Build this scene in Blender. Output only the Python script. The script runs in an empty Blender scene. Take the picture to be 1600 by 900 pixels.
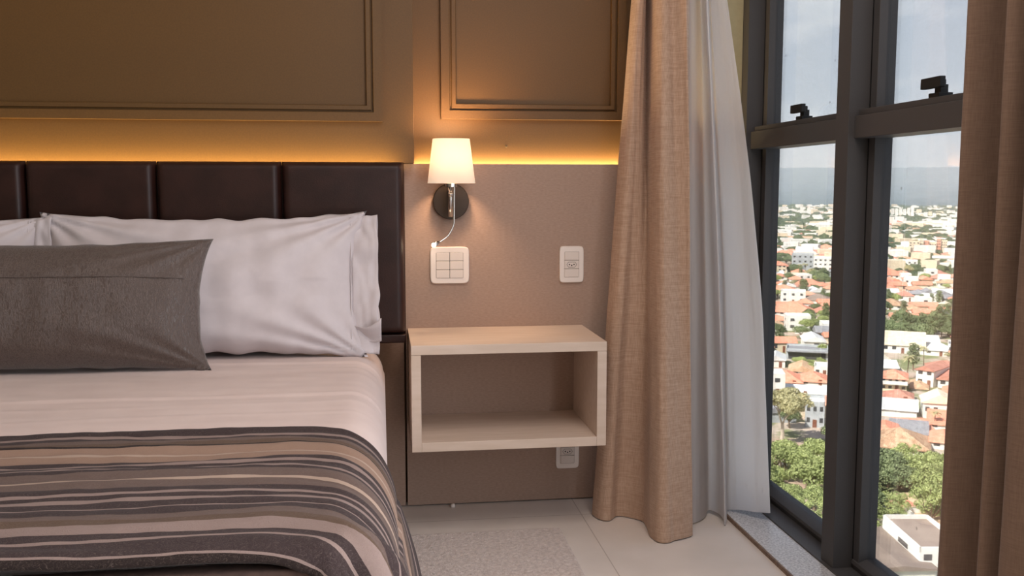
import bpy, bmesh, math, random
from mathutils import Vector, Matrix, Euler, noise
C = bpy.context.scene
COL = C.collection
R = math.radians
random.seed(11)

# ---------------------------------------------------------------- camera
F_PX, CAM = 1490.0, Vector((0.0, -3.11, 1.04))
YAW = math.atan(205 / F_PX)
PIT = math.atan(157 / math.hypot(F_PX, 205))
cd = bpy.data.cameras.new('camera'); cam = bpy.data.objects.new('camera', cd); COL.objects.link(cam)
cam.location = CAM
cam.rotation_euler = (math.pi / 2 - PIT, 0, -YAW)
cd.sensor_width = 36; cd.lens = F_PX / 1600 * 36
cd.clip_start = 0.05; cd.clip_end = 40000
C.camera = cam
C.view_settings.view_transform = 'Standard'; C.view_settings.look = 'None'
C.view_settings.gamma = 1; C.view_settings.exposure = 0.0
C.view_settings.use_curve_mapping = False
C.cycles.use_denoising = True
C.cycles.max_bounces = 7; C.cycles.diffuse_bounces = 4; C.cycles.transparent_max_bounces = 12
C.cycles.sample_clamp_indirect = 4
C.cycles.caustics_reflective = False; C.cycles.caustics_refractive = False


def lin(c):
    return tuple((v / 255 / 12.92) if v / 255 <= .04045 else ((v / 255 + .055) / 1.055) ** 2.4 for v in c) + (1.0,)


# ---------------------------------------------------------------- sky
world = bpy.data.worlds.new('sky'); C.world = world; world.use_nodes = True
nt = world.node_tree; nt.nodes.clear()
def wn(t, **k):
    n = nt.nodes.new(t)
    for a, b in k.items(): setattr(n, a, b)
    return n
wo = wn('ShaderNodeOutputWorld'); bg = wn('ShaderNodeBackground'); tc = wn('ShaderNodeTexCoord')
sep = wn('ShaderNodeSeparateXYZ'); nt.links.new(tc.outputs['Generated'], sep.inputs[0])
gr = wn('ShaderNodeValToRGB'); nt.links.new(sep.outputs['Z'], gr.inputs[0])
gr.color_ramp.elements[0].position = 0.0; gr.color_ramp.elements[0].color = lin((196, 205, 214))
e = gr.color_ramp.elements.new(0.10); e.color = lin((186, 196, 208))
e = gr.color_ramp.elements.new(0.26); e.color = lin((178, 188, 204))
gr.color_ramp.elements[-1].position = 1.0; gr.color_ramp.elements[-1].color = lin((120, 142, 180))
mp = wn('ShaderNodeMapping'); mp.inputs['Scale'].default_value = (1.0, 1.0, 3.2)
nt.links.new(tc.outputs['Generated'], mp.inputs[0])
cn = wn('ShaderNodeTexNoise'); cn.inputs['Scale'].default_value = 5.2; cn.inputs['Detail'].default_value = 9; cn.inputs['Roughness'].default_value = .56
nt.links.new(mp.outputs[0], cn.inputs['Vector'])
cr = wn('ShaderNodeValToRGB'); cr.color_ramp.elements[0].position = .46; cr.color_ramp.elements[1].position = .62
cr.color_ramp.elements[0].color = (0, 0, 0, 1); cr.color_ramp.elements[1].color = (1, 1, 1, 1)
nt.links.new(cn.outputs[0], cr.inputs[0])
cf = wn('ShaderNodeValToRGB')   # clouds thin out above
cf.color_ramp.elements[0].position = .0; cf.color_ramp.elements[0].color = (.75, .75, .75, 1)
cf.color_ramp.elements[1].position = .45; cf.color_ramp.elements[1].color = (.35, .35, .35, 1)
nt.links.new(sep.outputs['Z'], cf.inputs[0])
mm = wn('ShaderNodeMath', operation='MULTIPLY'); nt.links.new(cr.outputs[0], mm.inputs[0]); nt.links.new(cf.outputs[0], mm.inputs[1])
cmx = wn('ShaderNodeMix', data_type='RGBA'); nt.links.new(mm.outputs[0], cmx.inputs[0])
nt.links.new(gr.outputs[0], cmx.inputs[6]); cmx.inputs[7].default_value = lin((222, 226, 230))
nt.links.new(cmx.outputs[2], bg.inputs['Color']); bg.inputs['Strength'].default_value = 2.0
nt.links.new(bg.outputs[0], wo.inputs['Surface'])

# ---------------------------------------------------------------- lights
def light(name, kind, loc, energy, color, rot=(0, 0, 0), **k):
    l = bpy.data.lights.new(name, kind); l.energy = energy; l.color = color
    for a, b in k.items(): setattr(l, a, b)
    o = bpy.data.objects.new(name, l); o.location = loc; o.rotation_euler = rot; COL.objects.link(o)
    return o
light('sun', 'SUN', (0, 0, 50), 13.5, (1.0, .95, .87), (R(46), 0, R(-62)), angle=R(.6))
light('ceiling_soft_light', 'AREA', (.6, -1.85, 2.55), 27, (1.0, .88, .83), (0, 0, 0), shape='RECTANGLE', size=1.1, size_y=1.1)  # unseen fill lamp, added to brighten the floor and bed
light('window_daylight', 'AREA', (1.12, -2.95, 1.25), 82, (.93, .95, 1.0), (0, R(90), R(0)), shape='RECTANGLE', size=2.1, size_y=2.0)  # added fill lamp indoors by the near bays, boosts the daylight
light('led_strip_behind_headboard', 'AREA', (-.75, -.139, 1.090), 6.4, (1.0, .72, .30), (R(180), 0, 0), shape='RECTANGLE', size=1.6, size_y=.02)
light('led_strip_behind_panel', 'AREA', (.56, -.014, 1.108), 5.0, (1.0, .74, .40), (R(180), 0, 0), shape='RECTANGLE', size=.92, size_y=.014)

# ---------------------------------------------------------------- mesh helpers
class MB:
    def __init__(s): s.v = []; s.f = []; s.m = []; s.uv = {}
    def quad(s, a, b, c, d, m=0):
        i = len(s.v); s.v += [tuple(a), tuple(b), tuple(c), tuple(d)]; s.f.append((i, i+1, i+2, i+3)); s.m.append(m)
    def face(s, pts, m=0):
        i = len(s.v); s.v += [tuple(p) for p in pts]; s.f.append(tuple(range(i, i+len(pts)))); s.m.append(m)
    def box(s, x0, x1, y0, y1, z0, z1, m=0, M=None):
        i = len(s.v)
        ps = [Vector(p) for p in ((x0,y0,z0),(x1,y0,z0),(x1,y1,z0),(x0,y1,z0),(x0,y0,z1),(x1,y0,z1),(x1,y1,z1),(x0,y1,z1))]
        if M: ps = [M @ p for p in ps]
        s.v += [tuple(p) for p in ps]
        for f in ((0,3,2,1),(4,5,6,7),(0,1,5,4),(1,2,6,5),(2,3,7,6),(3,0,4,7)):
            s.f.append(tuple(i+k for k in f)); s.m.append(m)
    def grid(s, fn, nu, nv, m=0, uvfn=None, closed=False):
        i = len(s.v)
        for a in range(nu+1):
            for b in range(nv+1): s.v.append(tuple(fn(a/nu, b/nv)))
        for a in range(nu):
            for b in range(nv):
                s.f.append((i+a*(nv+1)+b, i+(a+1)*(nv+1)+b, i+(a+1)*(nv+1)+b+1, i+a*(nv+1)+b+1)); s.m.append(m)
    def lathe(s, prof, n=32, M=None, m=0):
        i = len(s.v)
        for (r, z) in prof:
            for k in range(n):
                a = 2*math.pi*k/n; p = Vector((r*math.cos(a), r*math.sin(a), z))
                s.v.append(tuple(M @ p if M else p))
        for j in range(len(prof)-1):
            for k in range(n):
                s.f.append((i+j*n+k, i+j*n+(k+1) % n, i+(j+1)*n+(k+1) % n, i+(j+1)*n+k)); s.m.append(m)
    def tube(s, pts, r, n=10, m=0, cap=True):
        pts = [Vector(p) for p in pts]; i0 = len(s.v); rr = r if isinstance(r, (list, tuple)) else [r]*len(pts)
        prev = None
        for j, p in enumerate(pts):
            t = (pts[min(j+1, len(pts)-1)] - pts[max(j-1, 0)]).normalized()
            if prev is None: a = t.orthogonal().normalized()
            else: a = (prev - t*prev.dot(t)).normalized()
            prev = a; b = t.cross(a)
            for k in range(n):
                an = 2*math.pi*k/n; s.v.append(tuple(p + (a*math.cos(an) + b*math.sin(an))*rr[j]))
        for j in range(len(pts)-1):
            for k in range(n):
                s.f.append((i0+j*n+k, i0+j*n+(k+1) % n, i0+(j+1)*n+(k+1) % n, i0+(j+1)*n+k)); s.m.append(m)
        if cap:
            s.f.append(tuple(i0+k for k in reversed(range(n)))); s.m.append(m)
            s.f.append(tuple(i0+(len(pts)-1)*n+k for k in range(n))); s.m.append(m)
    def mesh(s, name, mats, smooth=False, uv=None):
        me = bpy.data.meshes.new(name); me.from_pydata(s.v, [], s.f)
        for m in (mats if isinstance(mats, (list, tuple)) else [mats]): me.materials.append(m)
        me.polygons.foreach_set('material_index', s.m)
        if smooth: me.polygons.foreach_set('use_smooth', [True]*len(s.f))
        if uv:
            l = me.uv_layers.new(name='UVMap')
            for lp in me.loops: l.data[lp.index].uv = uv[lp.vertex_index]
        me.update(); return me
    def build(s, name, mats, parent=None, smooth=False, bevel=0, seg=2, uv=None, recalc=True):
        me = s.mesh(name, mats, smooth, uv)
        if recalc:
            bm = bmesh.new(); bm.from_mesh(me); bmesh.ops.recalc_face_normals(bm, faces=bm.faces); bm.to_mesh(me); bm.free()
        o = bpy.data.objects.new(name, me); COL.objects.link(o)
        if parent: o.parent = parent; o.matrix_parent_inverse = Matrix.Translation(-parent.location) if parent.type == 'EMPTY' and parent.rotation_euler.z == 0 else Matrix()
        if bevel:
            b = o.modifiers.new('bevel', 'BEVEL'); b.width = bevel; b.segments = seg; b.limit_method = 'ANGLE'
            me.polygons.foreach_set('use_smooth', [True]*len(me.polygons))
            w = o.modifiers.new('wn', 'WEIGHTED_NORMAL'); w.keep_sharp = False
        return o
def empty(name, loc=(0, 0, 0), rz=0):
    o = bpy.data.objects.new(name, None); o.location = loc; o.rotation_euler = (0, 0, rz); o.empty_display_size = .1
    COL.objects.link(o); return o
def tag(o, label=None, cat=None, group=None, kind=None):
    if label: o['label'] = label
    if cat: o['category'] = cat
    if group: o['group'] = group
    if kind: o['kind'] = kind
    return o
def struct(o): o['kind'] = 'structure'; return o
def box_obj(name, dims, mat, parent=None, bevel=0.002):
    b = MB(); b.box(*dims); return b.build(name, mat, parent, bevel=bevel)

# ---------------------------------------------------------------- materials
def mat(name, col, rough=.6, metal=0, spec=.5, coat=0, sheen=0):
    m = bpy.data.materials.new(name); m.use_nodes = True; p = m.node_tree.nodes['Principled BSDF']
    p.inputs['Base Color'].default_value = lin(col); p.inputs['Roughness'].default_value = rough
    p.inputs['Metallic'].default_value = metal; p.inputs['Specular IOR Level'].default_value = spec
    p.inputs['Coat Weight'].default_value = coat
    p.inputs['Sheen Weight'].default_value = sheen
    return m
class NT:
    def __init__(s, m): s.t = m.node_tree; s.p = s.t.nodes['Principled BSDF']; s.out = s.t.nodes['Material Output']
    def n(s, t, **k):
        x = s.t.nodes.new(t)
        for a, b in k.items(): setattr(x, a, b)
        return x
    def l(s, a, b): s.t.links.new(a, b)
    def coord(s, scale=(1, 1, 1), kind='Object'):
        c = s.n('ShaderNodeTexCoord'); m = s.n('ShaderNodeMapping'); m.inputs['Scale'].default_value = scale
        s.l(c.outputs[kind], m.inputs[0]); return m.outputs[0]
    def noise(s, vec, scale, detail=4, rough=.5):
        x = s.n('ShaderNodeTexNoise'); x.inputs['Scale'].default_value = scale; x.inputs['Detail'].default_value = detail
        x.inputs['Roughness'].default_value = rough
        if vec: s.l(vec, x.inputs['Vector'])
        return x.outputs[0]
    def ramp(s, fac, stops, interp='LINEAR'):
        x = s.n('ShaderNodeValToRGB'); x.color_ramp.interpolation = interp
        el = x.color_ramp.elements
        el[0].position = stops[0][0]; el[0].color = stops[0][1]
        el[1].position = stops[-1][0]; el[1].color = stops[-1][1]
        for p, c in stops[1:-1]: e = el.new(p); e.color = c
        s.l(fac, x.inputs[0]); return x.outputs[0]
    def bump(s, h, strength=.2, dist=.01):
        b = s.n('ShaderNodeBump'); b.inputs['Strength'].default_value = strength; b.inputs['Distance'].default_value = dist
        s.l(h, b.inputs['Height']); s.l(b.outputs[0], s.p.inputs['Normal']); return b
    def mix(s, fac, a, b, mode='MIX'):
        x = s.n('ShaderNodeMix', data_type='RGBA', blend_type=mode)
        for v, i in ((fac, 0), (a, 6), (b, 7)):
            if isinstance(v, (int, float, tuple)): x.inputs[i].default_value = v
            else: s.l(v, x.inputs[i])
        return x.outputs[2]
    def math(s, op, a, b=None):
        x = s.n('ShaderNodeMath', operation=op)
        for v, i in ((a, 0), (b, 1)):
            if v is None: continue
            if isinstance(v, (int, float)): x.inputs[i].default_value = v
            else: s.l(v, x.inputs[i])
        return x.outputs[0]
def mottled(name, c1, c2, scale, rough=.6, bump=0, bscale=None, stretch=(1, 1, 1), spec=.5, detail=5, lo=.35, hi=.65, sheen=0, dist=.002):
    m = mat(name, c1, rough, spec=spec, sheen=sheen); t = NT(m); v = t.coord(stretch)
    f = t.noise(v, scale, detail); t.l(t.ramp(f, [(lo, lin(c1)), (hi, lin(c2))]), t.p.inputs['Base Color'])
    if bump: t.bump(t.noise(v, bscale or scale*3, 3), bump, dist)
    return m
def linen(name, c1, c2, sc=900, bump=.25, rough=.85, trans=0.0, sheen=.1, fleck=(1, 1, .06), flip=False):
    """woven cloth: fine threads in two directions with slubs"""
    m = mat(name, c1, rough, spec=.2, sheen=sheen); t = NT(m)
    a = t.noise(t.coord((1, 1, .05)), sc*.5, 2); b = t.noise(t.coord((.05, .05, 1)), sc*.5, 2)
    s_ = t.math('ADD', t.math('MULTIPLY', a, .5), t.math('MULTIPLY', b, .5))
    t.l(t.ramp(s_, [(.38, lin(c1)), (.62, lin(c2))]), t.p.inputs['Base Color'])
    t.bump(s_, bump, .0012)
    if trans:
        tr = t.n('ShaderNodeBsdfTranslucent'); tr.inputs[0].default_value = lin(c2)
        mx = t.n('ShaderNodeMixShader'); mx.inputs[0].default_value = trans
        t.l(t.p.outputs[0], mx.inputs[1]); t.l(tr.outputs[0], mx.inputs[2]); t.l(mx.outputs[0], t.out.inputs[0])
    return m

M = {}
M['wall_olive'] = mottled('wall_olive', (89, 60, 20), (95, 65, 24), 220, .55, .06, 900)
M['panel_taupe'] = mottled('panel_taupe', (155, 129, 114), (169, 143, 127), 160, .75, .15, 400, stretch=(.55, 1, 1.6), detail=6, lo=.3, hi=.7)
M['wall_plain'] = mottled('wall_plain', (178, 168, 150), (184, 174, 156), 40, .8)
M['ceiling'] = mottled('ceiling_paint', (214, 208, 200), (220, 214, 206), 30, .9)
M['granite'] = mottled('granite', (168, 167, 169), (208, 207, 208), 160, .2, 0, stretch=(1, 1, 1), detail=14, lo=.38, hi=.6)
M['granite_edge'] = mottled('granite_edge', (96, 74, 58), (130, 104, 84), 80, .5)
M['alu'] = mottled('dark_aluminium', (70, 68, 68), (76, 74, 74), 500, .5, .05, 2500, spec=.28)
M['gasket'] = mat('black_gasket', (10, 10, 11), .6)
M['leather'] = mottled('brown_leather', (38, 19, 15), (48, 26, 21), 18, .42, .22, 420, spec=.3, dist=.0015)
M['oak'] = mottled('light_oak', (205, 184, 166), (213, 193, 177), 40, .5, .05, 300, stretch=(.2, 1.4, 1.4), detail=6)
M['white_cotton'] = mottled('white_cotton', (193, 184, 186), (198, 189, 191), 30, .75, .08, 500, sheen=.15)
M['sheet_cotton'] = mottled('sheet_cotton', (206, 187, 181), (211, 193, 187), 12, .75, .08, 600, sheen=.1)
M['white_plastic'] = mat('white_plastic', (228, 216, 208), .35)
M['module_plastic'] = mat('module_plastic', (218, 205, 196), .4)
M['dark_hole'] = mat('dark_hole', (18, 16, 15), .7)
M['chrome'] = mat('chrome', (205, 200, 195), .12, 1)
M['dark_chrome'] = mat('dark_chrome', (62, 54, 50), .24, .85)
M['base_fabric'] = mottled('brown_base_fabric', (58, 40, 33), (70, 50, 42), 90, .85, .2, 500)
M['linen'] = linen('beige_linen', (172, 142, 120), (198, 169, 148), trans=.08)
M['lining'] = linen('white_lining', (238, 235, 234), (243, 240, 239), sc=1200, bump=.05, trans=.72)
M['linen_dark'] = linen('brown_linen', (112, 90, 75), (126, 102, 86), sc=1500, trans=.08)
# rug
M['rug'] = m = mottled('rug_pile', (194, 176, 167), (230, 214, 205), 90, .95, .9, 260, detail=10, lo=.3, hi=.7, sheen=.3, dist=.01)
# floor tile
m = M['tile'] = mat('porcelain_tile', (190, 177, 162), .32, spec=.45); t = NT(m)
v = t.coord(); mpn = v.node; mpn.inputs['Location'].default_value = (-.025, .2, 0)
br = t.n('ShaderNodeTexBrick'); br.offset = 0; br.inputs['Scale'].default_value = 1; br.inputs['Mortar Size'].default_value = .0016
br.inputs['Brick Width'].default_value = .6; br.inputs['Row Height'].default_value = .6; br.inputs['Mortar Smooth'].default_value = .1
t.l(v, br.inputs['Vector'])
nz = t.noise(v, 7, 6)
t.l(t.ramp(nz, [(.3, lin((212, 202, 193))), (.7, lin((220, 210, 202)))]), br.inputs['Color1'])
t.l(t.ramp(nz, [(.3, lin((212, 202, 193))), (.7, lin((220, 210, 202)))]), br.inputs['Color2'])
br.inputs['Mortar'].default_value = lin((178, 166, 156)); t.l(br.outputs[0], t.p.inputs['Base Color'])
# cushion fabric: satin with a scratched crinkle
m = M['cushion'] = mat('taupe_satin', (78, 64, 58), .42, spec=.5, sheen=.3); t = NT(m)
va = t.coord((1.6, 1, .4)); dn = t.noise(t.coord(), 9, 3)
wv = t.n('ShaderNodeTexNoise'); wv.inputs['Scale'].default_value = 80; wv.inputs['Detail'].default_value = 5; wv.inputs['Distortion'].default_value = 2.6; t.l(va, wv.inputs['Vector'])
ridge = t.math('ABSOLUTE', t.math('SUBTRACT', wv.outputs[0], .5))
t.l(t.ramp(ridge, [(.0, lin((94, 79, 72))), (.05, lin((72, 58, 52)))]), t.p.inputs['Base Color'])
t.bump(t.ramp(ridge, [(0, (1, 1, 1, 1)), (.09, (0, 0, 0, 1))]), .35, .002)
# throw with stripes (UV.y = distance along the bed in metres from its top edge)
D_, L_, T_, G_, K_, H_ = (56, 45, 45), (132, 114, 108), (138, 113, 98), (96, 80, 74), (38, 29, 27), (160, 140, 126)
B_ = (88, 70, 58)
st = [(0, D_), (.030, L_), (.040, D_), (.066, G_), (.090, B_), (.112, K_), (.121, T_), (.150, H_), (.158, T_), (.188, D_), (.208, L_), (.219, D_), (.249, L_), (.256, D_), (.272, G_), (.307, H_),
      (.318, G_), (.354, D_), (.373, L_), (.382, D_), (.398, L_), (.412, D_), (.434, L_), (.441, D_), (.461, G_), (.496, B_), (.517, L_), (.545, D_), (.566, L_), (.573, D_), (.606, L_), (.613, K_)]
m = M['throw'] = mat('striped_throw', (100, 85, 80), .85, spec=.15, sheen=.05); t = NT(m)
uvc = t.n('ShaderNodeTexCoord'); sp = t.n('ShaderNodeSeparateXYZ'); t.l(uvc.outputs['UV'], sp.inputs[0])
wob = t.math('MULTIPLY', t.math('SUBTRACT', t.noise(t.coord((1.2, 5, 1)), 3, 4), .5), .02)
vv = t.math('ADD', sp.outputs['Y'], wob)
half = 16
def two(sub): return t.ramp(vv, [(p, lin(c)) for p, c in sub], 'CONSTANT')
r1 = two(st[:half]); r2 = two(st[half:])
sel = t.math('GREATER_THAN', vv, st[half][0])
colr = t.mix(sel, r1, r2)
fz = t.n('ShaderNodeTexNoise'); fz.inputs['Scale'].default_value = 70; fz.inputs['Detail'].default_value = 6; fz.inputs['Distortion'].default_value = 3.5
t.l(t.coord((1, 1, 1)), fz.inputs['Vector'])
rg = t.math('ABSOLUTE', t.math('SUBTRACT', fz.outputs[0], .5))
colr = t.mix(t.ramp(rg, [(0, (.22, .22, .22, 1)), (.02, (0, 0, 0, 1))]), colr, lin((150, 134, 124)))
t.l(colr, t.p.inputs['Base Color']); t.bump(t.math('ADD', rg, t.math('MULTIPLY', t.noise(None, 800, 2), .3)), .5, .003)
# glass
m = M['glass'] = bpy.data.materials.new('window_glass'); m.use_nodes = True; t = NT(m)
tb = t.n('ShaderNodeBsdfTransparent'); tb.inputs[0].default_value = (.95, .955, .955, 1)
gl = t.n('ShaderNodeBsdfGlossy'); gl.inputs['Roughness'].default_value = .02
fr = t.n('ShaderNodeFresnel'); fr.inputs['IOR'].default_value = 1.45
mx = t.n('ShaderNodeMixShader'); t.l(t.math('MULTIPLY', fr.outputs[0], .55), mx.inputs[0]); t.l(tb.outputs[0], mx.inputs[1]); t.l(gl.outputs[0], mx.inputs[2])
df = t.n('ShaderNodeBsdfDiffuse'); df.inputs[0].default_value = lin((120, 118, 116))    # dried spots on the pane
vo = t.n('ShaderNodeTexVoronoi'); vo.inputs['Scale'].default_value = 11; t.l(t.coord(), vo.inputs['Vector'])
m2 = t.n('ShaderNodeMixShader'); t.l(t.ramp(vo.outputs['Distance'], [(.03, (.35, .35, .35, 1)), (.055, (0, 0, 0, 1))]), m2.inputs[0])
t.l(mx.outputs[0], m2.inputs[1]); t.l(df.outputs[0], m2.inputs[2]); t.l(m2.outputs[0], t.out.inputs[0])
# lamp shade
m = M['shade'] = mat('lamp_shade_cloth', (250, 236, 214), .8); t = NT(m)
t.p.inputs['Emission Color'].default_value = (1.0, .84, .70, 1); t.p.inputs['Emission Strength'].default_value = .5
tr = t.n('ShaderNodeBsdfTranslucent'); tr.inputs[0].default_value = lin((255, 236, 214))
mx = t.n('ShaderNodeMixShader'); mx.inputs[0].default_value = .35; t.l(t.p.outputs[0], mx.inputs[1]); t.l(tr.outputs[0], mx.inputs[2]); t.l(mx.outputs[0], t.out.inputs[0])
m = M['led'] = mat('led_lens', (255, 240, 220), .3); m.node_tree.nodes['Principled BSDF'].inputs['Emission Color'].default_value = (1, .8, .55, 1)
m.node_tree.nodes['Principled BSDF'].inputs['Emission Strength'].default_value = 30

# ================================================================ ROOM SHELL
XW, XL, YF, ZC = 1.2, -3.3, -4.7, 2.6
b = MB(); b.box(XL-.1, 1.09, YF-.1, .12, -.12, 0); struct(b.build('floor', M['tile']))
b = MB(); b.box(XL-.1, 1.4, YF-.1, .12, ZC, ZC+.12); struct(b.build('ceiling', M['ceiling']))
b = MB(); b.box(XL, 1.2, 0, .12, 0, ZC); struct(b.build('wall_back', M['wall_olive']))
b = MB(); b.box(XL-.12, XL, YF-.1, .12, 0, ZC); struct(b.build('wall_left', M['wall_plain']))
b = MB(); b.box(XL, 1.4, YF-.12, YF, 0, ZC); struct(b.build('wall_front', M['wall_plain']))
b = MB(); b.box(XW, 1.4, YF, .12, 2.35, ZC); b.box(XW, 1.30, -.0, .12, -.12, 2.35); b.box(XW, 1.4, YF, -4.26, -.12, 2.35); b.box(XW+.02, 1.4, YF, .12, -.12, -.02)
struct(b.build('wall_right', M['wall_olive']))
b = MB(); b.box(1.055, 1.199, -.012, 0, 0, ZC); struct(b.build('trim_12', mottled('pale_olive_paint', (186, 176, 138), (192, 182, 144), 60, .7)))  # strip of back wall, window light put into its paler olive
# granite threshold strip under the window
g = MB(); g.box(1.078, 1.235, -4.4, 0, -.1, .012); gs = struct(g.build('trim_1', M['granite'], bevel=.003))
g = MB(); g.box(1.0725, 1.078, -4.4, 0, -.02, .0115); ge = g.build('trim_edge', M['granite_edge'], gs)
# projecting upper wall section over the headboard
b = MB(); b.box(-1.75, .106, -.11, 0, 1.118, ZC); struct(b.build('wall_panel_upper', M['wall_olive'], bevel=.001))
# cladding behind the bed and night stand
b = MB(); b.box(.0755, 1.02, -.05, -.028, .004, 1.118); struct(b.build('wall_panel_night_stand', M['panel_taupe'], bevel=.0012))
b = MB(); b.box(.0755, 1.02, -.028, 0, .004, 1.07); struct(b.build('wall_panel_batten', M['panel_taupe']))
b = MB(); b.box(-1.75, .0695, -.05, 0, .004, .5635); struct(b.build('wall_panel_bed', M['panel_taupe'], bevel=.0012))
# picture-frame mouldings, mitred
def moulding(name, x0, x1, z0, z1, yb):
    prof = [(0, 0), (0, .019), (.0265, .019), (.028, .017), (.028, .007), (.0335, .007), (.0335, .014), (.035, .0155), (.047, .0155), (.0485, .013), (.0485, 0)]
    mb = MB(); n = len(prof)
    for (d, h) in prof:
        for (x, z) in ((x0+d, z0+d), (x1-d, z0+d), (x1-d, z1-d), (x0+d, z1-d)): mb.v.append((x, yb-h, z))
    for j in range(n-1):
        for k in range(4):
            mb.f.append((j*4+k, j*4+(k+1) % 4, (j+1)*4+(k+1) % 4, (j+1)*4+k)); mb.m.append(0)
    return struct(mb.build(name, M['wall_olive']))
moulding('trim_2', -1.62, .011, 1.244, 2.45, -.11)
moulding('trim_3', .197, .800, 1.262, 2.45, 0)

# ================================================================ WINDOWS
def bay(n, y_near, y_far):
    """sash frame + transom between two mullions, window plane X = 1.2 .. 1.3"""
    w = struct(empty('window_%d' % n, (1.28, (y_near+y_far)/2, 0)))
    s = MB()
    s.box(1.256, 1.305, y_far-.034, y_far-.003, .035, 1.172); s.box(1.256, 1.305, y_far-.034, y_far-.003, 1.24, 2.35)
    s.box(1.256, 1.305, y_near+.003, y_near+.034, .035, 1.172); s.box(1.256, 1.305, y_near+.003, y_near+.034, 1.24, 2.35)
    s.box(1.256, 1.305, y_near+.003, y_far-.003, 2.31, 2.35)
    s.build('sash_frame', M['alu'], w, bevel=.0015)
    s = MB(); s.box(1.256, 1.305, y_near, y_far, .0, .028)
    i = len(s.v)     # sloped glazing bead
    for y in (y_near+.003, y_far-.003):
        s.v += [(1.25, y, .030), (1.305, y, .030), (1.305, y, .052), (1.282, y, .052), (1.252, y, .040)]
    for k in range(5): s.f.append((i+k, i+(k+1) % 5, i+5+(k+1) % 5, i+5+k)); s.m.append(0)
    s.f.append(tuple(i+k for k in range(5))); s.f.append(tuple(i+5+k for k in reversed(range(5)))); s.m += [0, 0]
    s.build('bottom_rail', M['alu'], w, bevel=.001)
    s = MB(); s.box(1.216, 1.30, y_near, y_far, 1.169, 1.226); s.build('transom', M['alu'], w, bevel=.0015)
    s = MB(); s.box(1.228, 1.30, y_near, y_far, 1.2275, 1.2425); s.build('transom_sash', M['alu'], w, bevel=.001)
    s = MB(); s.box(1.2785, 1.2835, y_near+.03, y_far-.03, .045, 1.17); s.build('glass_pane', M['glass'], w)
    s = MB(); s.box(1.2785, 1.2835, y_near+.03, y_far-.03, 1.242, 2.32); s.build('glass_pane', M['glass'], w)
    s = MB(); s.box(1.2555, 1.262, y_far-.0035, y_far, .03, 2.35); s.box(1.2555, 1.262, y_near, y_near+.0035, .03, 2.35); s.build('gasket', M['gasket'], w)
    # latch on the opening sash: mount, lever arm, broad pull
    yl = y_far - .325
    s = MB(); s.box(1.234, 1.268, yl-.021, yl+.021, 1.2425, 1.2535); s.box(1.243, 1.262, yl-.012, yl+.012, 1.2535, 1.272)
    la = s.build('latch', M['gasket'], w, bevel=.0012)
    s = MB(); s.box(1.222, 1.236, yl-.042, yl+.036, 1.263, 1.287); s.box(1.236, 1.256, yl-.013, yl+.013, 1.268, 1.283)
    s.build('latch_pull', M['gasket'], la, bevel=.002)
    return w
ys = [-.06-.7*k for k in range(7)]
for k in range(6): bay(k+1, ys[k+1]+.07, ys[k])
for k, y in enumerate(ys):
    s = MB(); s.box(1.2, 1.256, y, y+(.07 if k else .06), .0, 2.35); o = struct(s.build('trim_%d' % (k+4), M['alu'], bevel=.0015))
    s = MB(); s.box(1.256, 1.31, y, y+.06, -.02, 2.35); s.build('mullion_back', M['alu'], o)
s = MB(); s.box(1.19, 1.256, -4.26, 0, .0, .016); struct(s.build('trim_11', M['alu'], bevel=.002))

# ================================================================ BED
bed = tag(empty('bed', (-.8, -1.0, 0)), 'low bed with pale mattress and brown fabric base, standing against the headboard', 'bed')
b = MB(); b.box(-1.58, -.03, -1.862, -.21, .02, .285); b.build('bed_base', M['base_fabric'], bed, bevel=.01)
def rbox(mb, x0, x1, y0, y1, z0, z1, r, n=6, k=8, rv=.04):
    """box with a rounded plan and rounded top and bottom edges"""
    rings = []
    for i in range(k+1):
        a = math.pi/2*i/k; rings.append((r*.5*(1-math.cos(a)) if 0 else rv*(1-math.sin(a)), z0 + rv*(1-math.cos(a))))
    for i in range(k+1):
        a = math.pi/2*i/k; rings.append((rv*(1-math.cos(a)), z1 - rv*(1-math.sin(a))))
    base = len(mb.v); cnt = 4*(n+1)
    for (ins, z) in rings:
        for q, (cx, cy, a0) in enumerate(((x1-r, y1-r, 0), (x0+r, y1-r, 90), (x0+r, y0+r, 180), (x1-r, y0+r, 270))):
            for j in range(n+1):
                a = R(a0+90*j/n); mb.v.append((cx+(r-ins)*math.cos(a), cy+(r-ins)*math.sin(a), z))
    for i in range(len(rings)-1):
        for j in range(cnt):
            mb.f.append((base+i*cnt+j, base+i*cnt+(j+1) % cnt, base+(i+1)*cnt+(j+1) % cnt, base+(i+1)*cnt+j)); mb.m.append(0)
    mb.f.append(tuple(base+j for j in reversed(range(cnt)))); mb.f.append(tuple(base+(len(rings)-1)*cnt+j for j in range(cnt))); mb.m += [0, 0]
b = MB(); rbox(b, -1.6, -.006, -1.86, -.205, .287, .556, .10, rv=.085); b.build('mattress', M['white_cotton'], bed, smooth=True)
b = MB(); b.box(-1.57, -.05, -1.897, -1.862, .02, .551); b.build('footboard', M['base_fabric'], bed, bevel=.006)
for (x, y) in ((-1.5, -.25), (-.1, -.25), (-1.5, -1.7), (-.1, -1.7)):
    b = MB(); b.box(x-.03, x+.03, y-.03, y+.03, 0, .02); b.build('leg', M['gasket'], bed)
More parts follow.
